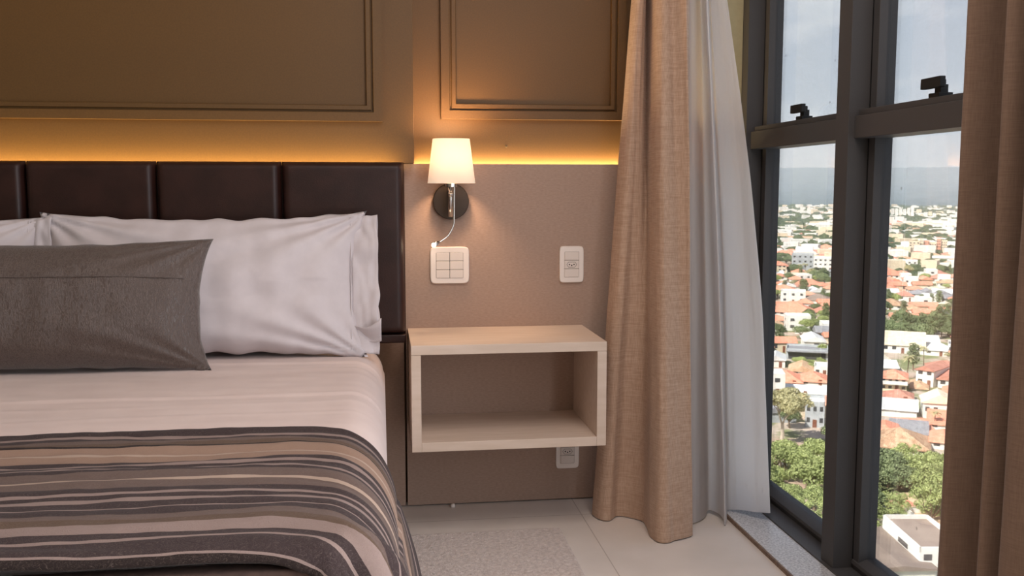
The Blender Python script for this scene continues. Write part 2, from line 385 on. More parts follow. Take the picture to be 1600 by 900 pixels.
# sheet: lies on the mattress top, rolls over its right side
def sheet_z(x, y):
    z = .5625
    for (y0, amp, wd, sl) in ((-.50, .0035, .010, .03), (-.545, .0018, .02, -.02), (-.87, .0035, .009, .02), (-.93, .002, .012, .05), (-1.10, .0025, .012, -.04)):
        yy = y0 + sl*math.sin(x*2.2+y0*7) + .012*noise.noise((x*3, y0, 3))
        z += 1.7*amp*math.exp(-((y-yy)/wd)**2)*(0.6+.6*noise.noise((x*2, y0*9, 0)))
    z += .004*noise.noise((x*2.5, y*10, 1.3)) + .0012*noise.noise((x*9, y*24, 4)) + .003*math.exp(-((x+.02)/.05)**2)*noise.noise((x*3, y*14, 2))
    return z
def sheet(u, v):
    y = -.207 - v*1.62
    s = -1.62 + u*1.9                        # arc position; edge of the mattress at x=0
    r = .082; xe = -.001
    xs = xe - r
    if s <= xs: return (s, y, sheet_z(s, y))
    a = (s-xs)/r
    if a < math.pi/2:
        z0 = sheet_z(xs, y); return (xs + r*math.sin(a)+.001, y, z0 - r*(1-math.cos(a)))
    d = (s-xs) - r*math.pi/2
    return (xs+r+.0015+.006*noise.noise((y*7, d*3, 5))*min(1, d*6)+.004, y, max(.30, sheet_z(xs, y) - r - d))
b = MB(); b.grid(sheet, 150, 190)
sh = b.build('bed_sheet', M['sheet_cotton'], smooth=True); sh.modifiers.new('s', 'SOLIDIFY').thickness = -.0015
tag(sh, 'smooth pale pinkish white sheet pulled tight over the bed mattress', 'sheet')

# striped throw over the foot end
TOPZ, R0 = .578, .11
def throw(u, v):
    # cloth coordinates: s across (0 at the right mattress edge, positive hangs), tt along from the throw's upper edge
    s = -1.66 + u*2.08
    edge_y = -1.283 - .015*math.sin(s*3.3+.6) + .012*noise.noise((s*3, 0, 9))
    total = .622
    t_ = v*total
    sb = s+.17; y = edge_y - t_ - (0 if sb < 0 else min(2.6*sb*sb, 2.6*.04+.75*max(0, sb-.2)))
    yf = -1.90; xe = .016; rc = .10
    wr = .0085*noise.noise((s*1.6, t_*13, 2)) + .0045*noise.noise((s*4.5, t_*32, 6)) + .0016*noise.noise((s*22, t_*44, 1))
    # rounded-rectangle plan distance past the bed's corner
    cx, cy = xe-rc, yf+rc
    dx, dy = s-cx, cy-y
    if dx > 0 and dy > 0:
        d = math.hypot(dx, dy) - rc; nx, ny = dx/math.hypot(dx, dy), -dy/math.hypot(dx, dy)
    elif dx > dy: d = dx-rc; nx, ny = 1, 0
    else: d = dy-rc; nx, ny = 0, -1
    r = .03 + .07*max(0, nx)**2
    if d <= -r: return (s, y, TOPZ+wr)
    q = d + r
    bx, by = s-nx*q, y-ny*q
    a = q/r
    if a < math.pi/2: off, dz = r*math.sin(a), r*(1-math.cos(a))
    else:
        e_ = q-r*math.pi/2; side = max(0, nx)
        fold = .02*side*math.sin(y*17+1.0)*min(1, e_*4)
        off = r + .006 + side*(e_*.30 + fold); dz = r + e_*.98
    corner = max(0, min(nx, -ny))*2
    off += corner*.05*min(1, q*5)*(.5+.5*math.sin(math.atan2(-ny, nx)*9))
    return (bx+nx*off, by+ny*off, max(.02, TOPZ-dz+wr*(1-min(1, q*6)*.5)))
b = MB(); NU, NV = 300, 170; b.grid(throw, NU, NV)
uv = [(-1.66+(i//(NV+1))/NU*2.08, (i % (NV+1))/NV*.622) for i in range(len(b.v))]
th = b.build('striped_throw', M['throw'], smooth=True, uv=uv); th.modifiers.new('s', 'SOLIDIFY').thickness = -.006
tag(th, 'crinkled brown, tan and black striped throw draped over the foot of the bed', 'throw')

# pillows ------------------------------------------------------------
def pillow(name, w, h, t_, matl, loc, lean, rz, seed, ear=.02, wr=1.0, sag=.0, pinch=.55, nu=110, nv=64):
    """cushion standing on its long edge; local x across, z up, y through. Leaned back by `lean`."""
    mb = MB()
    def pt(u, v, sgn):
        a, c = 2*u-1, 2*v-1
        th_ = max(0, (1-abs(a)**3.2))**.62*max(0, (1-abs(c)**2.6))**.60
        ex = 1 + ear*(abs(a)*abs(c))**3 * 2 - ear*(1-abs(c)**2)*abs(a)**4*.5
        ez = 1 + ear*(abs(a)*abs(c))**3 * 2 - ear*(1-abs(a)**2)*.9*abs(c)**4
        x = a*w/2*ex; z = c*h/2*ez
        z -= sag*h*(1-a*a)*max(0, c)
        edge = 1-th_
        y = sgn*t_/2*th_
        # radial puckers from the corners and the seams
        rad = math.atan2(1-abs(c)+.02, 1-abs(a)+.02); rr = math.hypot(1-abs(a), 1-abs(c))
        qd = (1 if a > 0 else 7)+(3 if c > 0 else 0)
        y += sgn*wr*.010*th_**.3*math.exp(-rr*2.2)*math.sin(rad*15+qd+seed)*(edge > 0.02)
        y += sgn*wr*.007*th_**.5*noise.noise((x*5+seed, z*11, seed)) + sgn*wr*.0035*th_**.5*noise.noise((x*17+seed, z*9, seed+3))
        x += wr*.004*noise.noise((z*22, seed, 2))*abs(a)**6; z += wr*.004*noise.noise((x*16, seed, 5))*abs(c)**6
        return Vector((x, y, z))
    mb.grid(lambda u, v: pt(u, v, -1), nu, nv); mb.grid(lambda u, v: pt(u, v, 1), nu, nv)
    o = mb.build(name, matl, smooth=True)
    bm = bmesh.new(); bm.from_mesh(o.data); bmesh.ops.remove_doubles(bm, verts=bm.verts, dist=.0004); bmesh.ops.recalc_face_normals(bm, faces=bm.faces); bm.to_mesh(o.data); bm.free()
    o.location = loc; o.rotation_euler = Euler((-lean, 0, rz), 'XYZ')
    return o
def flange(parent, w, h, side, seed, wd=.075, tail=True):
    """open hem of a pillow case: two loose layers past the seam"""
    mb = MB()
    for sg in (-1, 1):
        def fn(u, v, sg=sg):
            c = 2*v-1; x = side*(w/2 - .012 + u*wd*(1+.10*noise.noise((c*3, seed, sg))))
            z = c*h/2*(1.0+.03*u) + .006*noise.noise((c*4, u*2, seed))*u
            y = sg*(.012*math.cos(c*1.4)*(.25+u*.75) + .004) + .012*u*math.sin(c*6+seed+sg) + .008*noise.noise((u*4, c*5, seed+sg))
            return (x, y, z)
        mb.grid(fn, 12, 50)
    o = mb.build('pillowcase_flange', M['white_cotton'], parent, smooth=True); o.matrix_parent_inverse = Matrix()
    o.modifiers.new('s', 'SOLIDIFY').thickness = .0015
    # raised seam
    sm = MB(); sm.tube([(side*(w/2-.014), -.016*math.cos(c*1.4)-.006, c*h/2*.99) for c in [k/20-1 for k in range(41)]], .0018, 6)
    q = sm.build('seam', M['white_cotton'], parent, smooth=True); q.matrix_parent_inverse = Matrix()
    if tail:
        mb = MB()
        def tl(u, v):
            return (side*(w/2-.015+u*.085), -.012+.022*math.sin(v*3+u*2)-.02*u, -h/2+.012+v*.055*(1-.2*u)+.028*u+.010*math.sin(u*5+v*2))
        mb.grid(tl, 14, 8); q = mb.build('pillowcase_tail', M['white_cotton'], parent, smooth=True); q.matrix_parent_inverse = Matrix()
        q.modifiers.new('s', 'SOLIDIFY').thickness = .0015
p1 = pillow('bed_pillow', .84, .398, .17, M['white_cotton'], (-.492, -.335, .766), R(16), R(0), 3.1, ear=.04, wr=1.9)
flange(p1, .84, .398, 1, 2.0)
tag(p1, 'plump white pillow with loose open hem, at the right end of the headboard', 'pillow')
p2 = pillow('bed_pillow', .70, .39, .16, M['white_cotton'], (-1.305, -.338, .762), R(16), R(0), 8.4, ear=.03, wr=1.0)
flange(p2, .70, .39, 1, 6.0, wd=.06, tail=False)
tag(p2, 'white pillow cut off by the left photo edge, mostly hidden behind the dark cushion', 'pillow')
p3 = pillow('bolster_cushion', .90, .335, .16, M['cushion'], (-.922, -.508, .735), R(17), R(0), 1.7, ear=.03, wr=.8)
tag(p3, 'long dark taupe satin cushion leaning against the white pillows', 'cushion')
zp = MB(); zp.tube([(.447, -.012, -.10+.0*k) if 0 else (-.40+k*.0425, -.0815*max(0, 1-abs((-.40+k*.0425)/.45)**3.2)**.62*.965-.0012, .062) for k in range(20)], .0012, 5)
q = zp.build('seam', M['cushion'], p3, smooth=True); q.matrix_parent_inverse = Matrix()
tg = MB(); tg.box(.438, .462, -.006, .006, -.176, -.160); q = tg.build('zip_end', M['cushion'], p3, bevel=.003); q.matrix_parent_inverse = Matrix()

# headboard ------------------------------------------------------------
hb = tag(empty('headboard', (-.8, -.09, .56)), 'dark brown leather headboard in upright padded sections behind the bed', 'headboard')
b = MB(); b.box(-1.71, .0715, -.167, -.150, .566, 1.110); b.build('backing', M['leather'], hb)
b = MB(); b.box(-1.71, .0725, -.195, -.167, .568, .594); b.build('bottom_rail', M['leather'], hb, bevel=.004)
edges = [-1.705, -1.375, -1.012, -.650, -.291, .0725]
for i in range(5):
    x0, x1 = edges[i]+.0008, edges[i+1]-.0008
    def pad(u, v, x0=x0, x1=x1, i=i):
        x = x0+(x1-x0)*u; z = .594+(1.1195-.594)*v
        du = min(u, 1-u)*(x1-x0); dv = min(v, 1-v)*.5275
        f = lambda d, r: math.sqrt(max(0, 1-(1-min(1, d/r))**2))
        y = -.167-.034*f(du, .022)*f(dv, .016) - .0015*noise.noise((x*6, z*6, i))
        return (x, y, z)
    b = MB(); b.grid(pad, 60, 60); b.build('padded_section', M['leather'], hb, smooth=True)

# ================================================================ NIGHT STAND
nsd = tag(empty('night_stand', (.365, -.225, .28)), 'pale oak open box night stand mounted on the wall panel beside the bed', 'night stand')
X0, X1, Y0, Y1, Z0, Z1, T = .081, .655, -.40, -.0505, .279, .592, .028
def board(nm, dims): b = MB(); b.box(*dims); return b.build(nm, M['oak'], nsd, bevel=.0012)
board('top_panel', (X0, X1, Y0, Y1, Z1-T, Z1)); board('bottom_panel', (X0+T, X1-T, Y0, Y1, Z0, Z0+T))
board('side_panel', (X0, X0+T, Y0, Y1, Z0, Z1-T-.0005)); board('side_panel', (X1-T, X1, Y0, Y1, Z0, Z1-T-.0005))

# ================================================================ WALL LAMP
lp = tag(empty('wall_lamp', (.22, -.05, 1.0)), 'wall lamp with glowing tapered white shade and bendy chrome reading arm', 'lamp')
b = MB(); Mx = Matrix.Translation((.223, -.0505, .999)) @ Matrix.Rotation(R(90), 4, 'X')
b.lathe([(.0, .0), (.0575, .0), (.0575, .014), (.0555, .018), (.0, .0185)], 56, Mx); b.build('back_plate', M['dark_chrome'], lp, smooth=False, bevel=0)
b = MB(); b.tube([(.216, -.068, 1.035), (.216, -.09, 1.035), (.217, -.125, 1.037)], .0055, 14); b.tube([(.2175, -.125, .952), (.2175, -.125, 1.07)], .0068, 16); b.build('arm', M['chrome'], lp, smooth=True)
b = MB(); bmx = Matrix.Translation((.2165, -.135, 1.022)); b.lathe([(0, -.008), (.004, -.0072), (.0078, -.003), (.0078, .003), (.004, .0072), (0, .008)], 16, bmx); b.build('switch', M['chrome'], lp, smooth=True)
b = MB(); b.lathe([(.0, 1.045), (.018, 1.045), (.019, 1.055), (.014, 1.062), (.014, 1.11), (0, 1.11)], 24, Matrix.Translation((.219, -.135, 0))); b.build('bulb_holder', M['chrome'], lp, smooth=False)
pts = []
for k in range(26):
    s_ = k/25
    x = .229 - .004*s_ + (-.050*max(0, (s_-.62)/.38)**1.7 if s_ > .62 else 0)
    z = 1.058 - .158*min(s_, .8)/.8 - (0.028*((s_-.8)/.2)**.8 if s_ > .8 else 0)
    y = -.128 - .012*s_ - (.010*max(0, (s_-.7)/.3))
    pts.append((x, y, z))
b = MB(); b.tube(pts, .0031, 10); ga = b.build('reading_arm', M['chrome'], lp, smooth=True)
ex, ey, ez = pts[-1]
b = MB(); b.tube([(ex+.004, ey+.001, ez+.002), (ex-.006, ey-.001, ez-.003), (ex-.016, ey-.003, ez-.007)], [.0045, .0085, .009], 16); b.build('reading_head', M['chrome'], ga, smooth=True)
b = MB(); b.lathe([(0, -.0045), (.004, -.004), (.0065, -.0015), (.007, .001), (0, .001)], 16, Matrix.Translation((ex-.013, ey-.011, ez-.006)) @ Matrix.Rotation(R(-70), 4, 'X')); b.build('led_lens', M['led'], ga, smooth=True)
light('reading_led', 'POINT', (ex-.018, ey-.02, ez-.014), .09, (1, .8, .55), shadow_soft_size=.006)
b = MB(); n = 56; prof = []
SC = Vector((.2195, -.135))
zb, zt = 1.056, 1.192
for (z, a, c) in ((zb, .0735, .062), (zt, .057, .050), (zt, .0555, .0485), (zb, .072, .0605)):
    for k in range(n):
        an = 2*math.pi*k/n; ca, sa = math.cos(an), math.sin(an); e_ = .72
        b.v.append((SC.x+a*math.copysign(abs(ca)**e_, ca), SC.y+c*math.copysign(abs(sa)**e_, sa), z))
for j in range(4):
    for k in range(n): b.f.append((j*n+k, j*n+(k+1) % n, ((j+1) % 4)*n+(k+1) % n, ((j+1) % 4)*n+k)); b.m.append(0)
so = b.build('lamp_shade', M['shade'], lp, smooth=True)
light('bulb', 'POINT', (.2195, -.135, 1.163), 8.8, (1.0, .66, .40), shadow_soft_size=.03)

# ================================================================ SWITCHES AND SOCKETS
def plate(x0, x1, z0, z1, yb=-.0502, label='', cat='', name='wall_socket', cols=1, rows=3, kinds=None):
    o = tag(empty(name, ((x0+x1)/2, yb, (z0+z1)/2)), label, cat)
    mb = MB(); nn = 14; w, h = (x1-x0)/2, (z1-z0)/2; cx, cz = (x0+x1)/2, (z0+z1)/2
    rings = [(1, 0), (1, .004), (.985, .0075), (.955, .0092), (.70 if cols == 2 else .60, .0092)]
    N = 64
    for (s_, d) in rings:
        for k in range(N):
            an = 2*math.pi*k/N; ca, sa = math.cos(an), math.sin(an); ee = .22 if s_ > .9 else .06
            kx = s_ if s_ > .9 else s_; kz = s_ if s_ > .9 else (.70 if cols == 2 else .70)
            mb.v.append((cx+w*kx*math.copysign(abs(ca)**ee, ca), yb-d, cz+h*kz*math.copysign(abs(sa)**ee, sa)))
    for j in range(len(rings)-1):
        for k in range(N): mb.f.append((j*N+k, j*N+(k+1) % N, (j+1)*N+(k+1) % N, (j+1)*N+k)); mb.m.append(0)
    mb.build('plate', M['white_plastic'], o, smooth=False)
    mb = MB(); fx = w*(.70 if cols == 2 else .60); fz = h*.70
    mb.box(cx-fx, cx+fx, yb-.006, yb-.0, cz-fz, cz+fz); mb.build('module_bed', M['dark_hole'], o)
    for c in range(cols):
        for r_ in range(rows):
            a0 = cx-fx+(2*fx)*c/cols; a1 = a0+2*fx/cols; b1 = cz+fz-(2*fz)*r_/rows; b0 = b1-2*fz/rows
            kd = kinds[c*rows+r_] if kinds else 'switch'
            g_ = .00055
            mb = MB(); mb.box(a0+g_, a1-g_, yb-.0105, yb-.005, b0+g_, b1-g_)
            mo = mb.build('rocker' if kd == 'switch' else ('outlet' if kd == 'outlet' else 'blank'), M['module_plastic'], o, bevel=.0012)
            if kd == 'outlet':
                hm = MB(); mx_, mz = (a0+a1)/2, (b0+b1)/2
                hexa = [(mx_+.0165, mz), (mx_+.0105, mz+.0085), (mx_-.0105, mz+.0085), (mx_-.0165, mz), (mx_-.0105, mz-.0085), (mx_+.0105, mz-.0085)]
                for k in range(6):
                    p, q_ = hexa[k], hexa[(k+1) % 6]; hm.tube([(p[0], yb-.0107, p[1]), (q_[0], yb-.0107, q_[1])], .0005, 5)
                for (hx, hz) in ((-.0075, 0), (0, -.0028), (.0075, 0)):
                    hm.tube([(mx_+hx, yb-.0104, mz+hz), (mx_+hx, yb-.0109, mz+hz)], .0023, 12)
                hm.build('pin_hole', M['dark_hole'], mo)
    return o
plate(.155, .281, .735, .854, label='wide white six-button light switch plate below the reading lamp', cat='switch', name='light_switch', cols=2, rows=3)
plate(.576, .657, .733, .853, label='narrow white wall socket plate above the night stand, near the curtain', cat='socket', kinds=['blank', 'outlet', 'blank'])
plate(.567, .646, .109, .228, label='white wall socket plate partly hidden under the night stand', cat='socket', kinds=['blank', 'outlet', 'blank'])
b = MB(); b.lathe([(0, 0), (.004, 0), (.0035, .0022), (0, .003)], 14, Matrix.Translation((.409, -.0005, 1.176)) @ Matrix.Rotation(R(90), 4, 'X'))
tag(b.build('screw', mat('screw_head', (84, 66, 40), .5)), 'tiny screw head in the wall to the right of the lamp shade', 'screw')
b = MB(); b.lathe([(0, 0), (.007, 0), (.008, .004), (.006, .011), (0, .012)], 16, Matrix.Translation((.222, -.075, 0)))
tag(b.build('floor_stopper', M['white_plastic'], smooth=True), 'tiny pale stopper on the floor against the wall panel under the night stand', 'stopper')

# ================================================================ RUG
def rugf(u, v):
    x = .02+u*.512; y = -1.9+v*1.563
    ed = min(u*.512, (1-u)*.512, v*1.563, (1-v)*1.563)
    h = .012*min(1, ed/.006)**.5
    return (x + .0015*noise.noise((y*60, 0, 0))*(u > .5), y+.0015*noise.noise((x*60, 3, 0)), .001+h+.0022*noise.noise((x*90, y*90, 0))*(ed > .004))
b = MB(); b.grid(rugf, 170, 420); ro = b.build('rug', M['rug'], smooth=True)
b2 = MB(); b2.box(.022, .53, -1.898, -.339, .0008, .004); b2.build('backing', M['rug'], ro)
tag(ro, 'beige short pile rug on the tiles beside the bed', 'rug')

# ================================================================ CURTAINS
def cr_spline(P, t_):
    n = len(P)-1; x = min(max(t_, 0), 1)*n; i = min(int(x), n-1); f = x-i
    p0, p1, p2, p3 = P[max(i-1, 0)], P[i], P[i+1], P[min(i+2, n)]
    return tuple(.5*((2*b_)+(-a_+c_)*f+(2*a_-5*b_+4*c_-d_)*f*f+(-a_+3*b_-3*c_+d_)*f**3) for a_, b_, c_, d_ in zip(p0, p1, p2, p3))
def curtain(name, bot, top, ztop, matl, parent, seed, zmid=1.63, nu=220, nv=130, wr=.004, belly=None):
    """cloth strung between a fold line at the floor and one at height zmid, carried up to ztop"""
    def fn(u, v):
        z = ztop*v**1.6
        A = cr_spline(bot, u); B = cr_spline(top, u)
        f = min(z/zmid, 1.0)
        x = A[0]+(B[0]-A[0])*f; y = A[1]+(B[1]-A[1])*f
        z = A[2] + z*(1-A[2]/ztop)
        x += wr*noise.noise((u*9, z*1.6, seed))+wr*.4*noise.noise((u*26, z*5, seed)); y += wr*noise.noise((u*9, z*1.6, seed+7))+wr*.4*noise.noise((u*26, z*5, seed+3))
        if z < .11: y -= .0022; x -= .0012
        if belly: x += belly*math.sin(math.pi*min(f, 1))*u**2
        return (x, y, z)
    mb = MB(); mb.grid(fn, nu, nv); o = mb.build(name, matl, parent, smooth=True, recalc=False)
    o.modifiers.new('s', 'SOLIDIFY').thickness = .003
    return o, fn
cu = tag(empty('window_curtain', (.95, -.3, 0)), 'beige linen curtain with white lining, gathered left of the window', 'curtain')
beige_bot = [(.657, -.213, .004), (.672, -.262, .004), (.700, -.275, .003), (.735, -.240, .004), (.774, -.262, .003), (.800, -.30, .004), (.796, -.37, .003), (.787, -.425, .003), (.800, -.474, .003), (.822, -.484, .003), (.850, -.470, .004),
             (.880, -.458, .004), (.905, -.445, .004), (.917, -.432, .004), (.918, -.38, .005), (.93, -.32, .005)]
beige_top = [(.776, -.165), (.779, -.200), (.786, -.222), (.800, -.225), (.812, -.205), (.826, -.16), (.836, -.12), (.835, -.17), (.826, -.245), (.832, -.285), (.848, -.297),
             (.870, -.288), (.886, -.31), (.901, -.332), (.915, -.31), (.934, -.26)]
beige_top = [(a, c, 0) for a, c in beige_top]
curtain('linen_layer', beige_bot, beige_top, 2.56, M['linen'], cu, 1.0)
lin_bot = [(.935, -.335, .006), (.960, -.335, .006), (.998, -.302, .006), (1.03, -.255, .014), (1.050, -.290, .014), (1.050, -.345, .008), (1.043, -.366, .004), (1.060, -.335, .014), (1.085, -.272, .016), (1.105, -.28, .02), (1.125, -.31, .028), (1.145, -.345, .034), (1.163, -.365, .038), (1.18, -.385, .042)]
lin_top = [(.925, -.27), (.945, -.26), (.965, -.235), (.985, -.205), (.990, -.235), (.982, -.265), (.984, -.270), (.995, -.245), (1.012, -.21), (1.020, -.218), (1.030, -.228), (1.042, -.228), (1.053, -.222), (1.063, -.215)]
lin_top = [(a, c, 0) for a, c in lin_top]
curtain('lining_layer', lin_bot, lin_top, 2.56, M['lining'], cu, 5.0, wr=.003, belly=.03)
rc_ = tag(empty('window_curtain', (1.05, -1.7, 0)), 'shadowed brown linen curtain at the right photo edge', 'curtain')
rb = [(1.062, -1.488), (1.050, -1.500), (1.032, -1.520), (1.012, -1.545), (1.006, -1.558), (1.016, -1.566), (1.060, -1.572), (1.082, -1.585), (1.080, -1.610), (1.040, -1.622), (1.028, -1.632), (1.038, -1.642), (1.085, -1.655), (1.085, -1.68), (1.030, -1.69), (1.035, -1.73), (1.07, -1.76), (1.075, -1.80), (1.04, -1.83), (1.03, -1.87), (1.06, -1.91), (1.075, -1.95), (1.045, -1.98), (1.03, -2.03), (1.06, -2.08), (1.06, -2.15)]
rb_b = [(a-.01, c*1.0, .014) for a, c in rb]; rb_t = [(a, c if c < -1.52 else c, 0) for a, c in rb]
curtain('linen_layer', rb_b, rb_t, 2.56, M['linen_dark'], rc_, 9.0, wr=.004)
# ================================================================ THE CITY BELOW
GZ = -64.0
def gnd(px, py, z=GZ):
    """point on the ground seen in the photograph at (px, py)"""
    d = Matrix.Rotation(-YAW, 3, 'Z') @ Matrix.Rotation(math.pi/2-PIT, 3, 'X') @ Vector((px-800, 450-py, -F_PX))
    t_ = (z-CAM.z)/d.z; return Vector((d.x*t_, CAM.y+d.y*t_))
def polar(az, dist): return Vector((math.sin(R(az))*dist, CAM.y+math.cos(R(az))*dist))
def azof(p): return math.atan2(p.x-CAM.x, p.y-CAM.y)

def city_mat(name, c1, c2, scale, rough=.85, vary=.12):
    m = mat(name, c1, rough, spec=.15); t = NT(m); f = t.noise(t.coord(), scale, 5)
    c = t.ramp(f, [(.35, lin(c1)), (.65, lin(c2))])
    oi = t.n('ShaderNodeObjectInfo'); hs = t.n('ShaderNodeHueSaturation')
    t.l(t.math('ADD', t.math('MULTIPLY', oi.outputs['Random'], vary*2), 1-vary), hs.inputs['Value'])
    t.l(c, hs.inputs['Color']); t.l(hs.outputs[0], t.p.inputs['Base Color']); return m
def roof_mat(name, c1, c2, vary=.12):
    m = city_mat(name, c1, c2, .9, .85, vary); t = NT(m)
    w = t.n('ShaderNodeTexWave'); w.inputs['Scale'].default_value = .9; w.bands_direction = 'X'; t.l(t.coord(), w.inputs['Vector'])
    t.bump(w.outputs[0], .35, .12); return m
M['roof_red'] = roof_mat('terracotta_tiles', (230, 164, 138), (208, 136, 110))
M['roof_brick'] = roof_mat('weathered_red_tiles', (204, 148, 130), (180, 124, 106))
M['roof_tan'] = roof_mat('weathered_tan_tiles', (214, 182, 150), (176, 138, 110))
M['roof_pale'] = roof_mat('pale_cream_roof', (228, 214, 190), (212, 196, 170))
M['roof_white'] = city_mat('white_metal_roof', (228, 228, 226), (214, 214, 212), .5)
M['roof_grey'] = roof_mat('grey_fibre_cement', (160, 160, 162), (132, 132, 136))
M['roof_brown'] = city_mat('grey_brown_roof', (150, 134, 122), (134, 118, 108), .3)
M['cwall_white'] = city_mat('white_render', (228, 226, 220), (216, 213, 206), .4, vary=.06)
M['cwall_cream'] = city_mat('cream_render', (222, 208, 182), (210, 194, 168), .4)
M['cwall_salmon'] = city_mat('salmon_render', (218, 160, 134), (206, 148, 122), .4, vary=.05)
M['cwall_grey'] = city_mat('grey_render', (176, 180, 182), (160, 164, 166), .4)
M['cglass'] = mat('dark_far_window', (66, 66, 68), .3)
M['cdoor'] = mat('brown_far_door', (120, 70, 50), .6)
def leaf_mat(name, c1, c2, c3):
    m = mat(name, c1, .7, spec=.2); t = NT(m)
    f = t.noise(t.coord(), .55, 6, .7); c = t.ramp(f, [(.3, lin(c1)), (.5, lin(c2)), (.7, lin(c3))])
    oi = t.n('ShaderNodeObjectInfo'); hs = t.n('ShaderNodeHueSaturation')
    t.l(t.math('ADD', t.math('MULTIPLY', oi.outputs['Random'], .36), .82), hs.inputs['Value'])
    t.l(c, hs.inputs['Color']); t.l(hs.outputs[0], t.p.inputs['Base Color'])
    tr = t.n('ShaderNodeBsdfTranslucent'); t.l(hs.outputs[0], tr.inputs[0]); mx = t.n('ShaderNodeMixShader'); mx.inputs[0].default_value = .3
    t.l(t.p.outputs[0], mx.inputs[1]); t.l(tr.outputs[0], mx.inputs[2]); t.l(mx.outputs[0], t.out.inputs[0]); return m
M['leaf'] = leaf_mat('green_foliage', (132, 146, 92), (172, 182, 120), (202, 208, 150))
M['leaf_dark'] = leaf_mat('dark_foliage', (106, 118, 86), (134, 146, 106), (160, 168, 126))
M['leaf_pale'] = leaf_mat('pale_foliage', (166, 162, 122), (190, 184, 142), (208, 200, 160))
M['bark'] = mat('bark', (128, 108, 90), .9); M['bark_pale'] = mat('pale_bark', (190, 176, 160), .9)

# ground: red earth, pale streets and scrub
m = M['ground'] = mat('city_ground', (190, 160, 140), .95, spec=.1); t = NT(m); v = t.coord()
nA = t.noise(v, .018, 6, .6); nB = t.noise(v, .09, 6, .6)
base = t.ramp(nA, [(.35, lin((176, 146, 126))), (.5, lin((190, 176, 162))), (.65, lin((166, 134, 112)))])
colr = t.mix(t.ramp(nB, [(.46, (0, 0, 0, 1)), (.56, (1, 1, 1, 1))]), base, lin((126, 132, 94)))
t.l(colr, t.p.inputs['Base Color'])
b = MB()
def terr(d):
    pts_ = [(0, 0), (3300, 0), (5200, 18), (7600, 80), (8600, 135), (9200, 215), (9700, 262), (13500, 262)]
    for (a, c), (e_, f_) in zip(pts_, pts_[1:]):
        if d <= e_: return c+(f_-c)*(d-a)/(e_-a)
    return pts_[-1][1]
ds = [60, 150, 300, 600, 1200, 2400, 3300]
def gf(u, v_):
    az = -5+u*65; k = v_*6; i = min(int(k), 5); d = ds[i]+(ds[i+1]-ds[i])*(k-i); p = polar(az, d); return (p.x, p.y, GZ)
b.grid(gf, 40, 6); tag(b.build('city_ground', M['ground']), kind='structure')
m = M['plateau'] = mat('plateau_forest', (110, 124, 124), .95, spec=.1); t = NT(m); v = t.coord()
t.l(t.ramp(t.noise(v, .004, 8, .7), [(.35, lin((84, 98, 102))), (.6, lin((108, 120, 122))), (.78, lin((150, 150, 148)))]), t.p.inputs['Base Color'])
b = MB()
def pf(u, v_):
    az = -5+u*65; d = 3300+v_*10200
    dd = d + 420*noise.noise((az*.22, 0, 3)) + 160*noise.noise((az*.9, v_*3, 1))
    p = polar(az, d); h = terr(dd) + (9*noise.noise((az*.6, d*.0016, 7)) if d > 4200 else 0)*(1 if terr(dd) < 255 else .25)
    return (p.x, p.y, GZ+h)
b.grid(pf, 260, 90); tag(b.build('plateau', M['plateau'], smooth=True), kind='structure')

# haze over the far city: air from 700 m out
hz = bpy.data.materials.new('haze'); hz.use_nodes = True; t = hz.node_tree; t.nodes.clear()
vo_ = t.nodes.new('ShaderNodeOutputMaterial'); vs = t.nodes.new('ShaderNodeVolumeScatter'); vs.inputs['Color'].default_value = (.72, .82, .95, 1)
vs.inputs['Density'].default_value = 1.35e-4; vs.inputs['Anisotropy'].default_value = .0; t.links.new(vs.outputs[0], vo_.inputs['Volume'])
b = MB(); i = 0
n_ = 8; lo = []; 
for k in range(n_+1):
    az = -4+k*63/n_
    for d in (420, 13400):
        p = polar(az, d)
        for z in (GZ-3 if d < 1000 else GZ-3, 200): b.v.append((p.x, p.y, z))
for k in range(n_):
    a = k*4; c = a+4
    for q in ((a, a+1, c+1, c), (a+2, c+2, c+3, a+3), (a, c, c+2, a+2), (a+1, a+3, c+3, c+1)): b.f.append(q); b.m.append(0)
b.f.append((0, 2, 3, 1)); b.f.append((n_*4, n_*4+1, n_*4+3, n_*4+2)); b.m += [0, 0]
tag(b.build('haze', hz), kind='stuff')

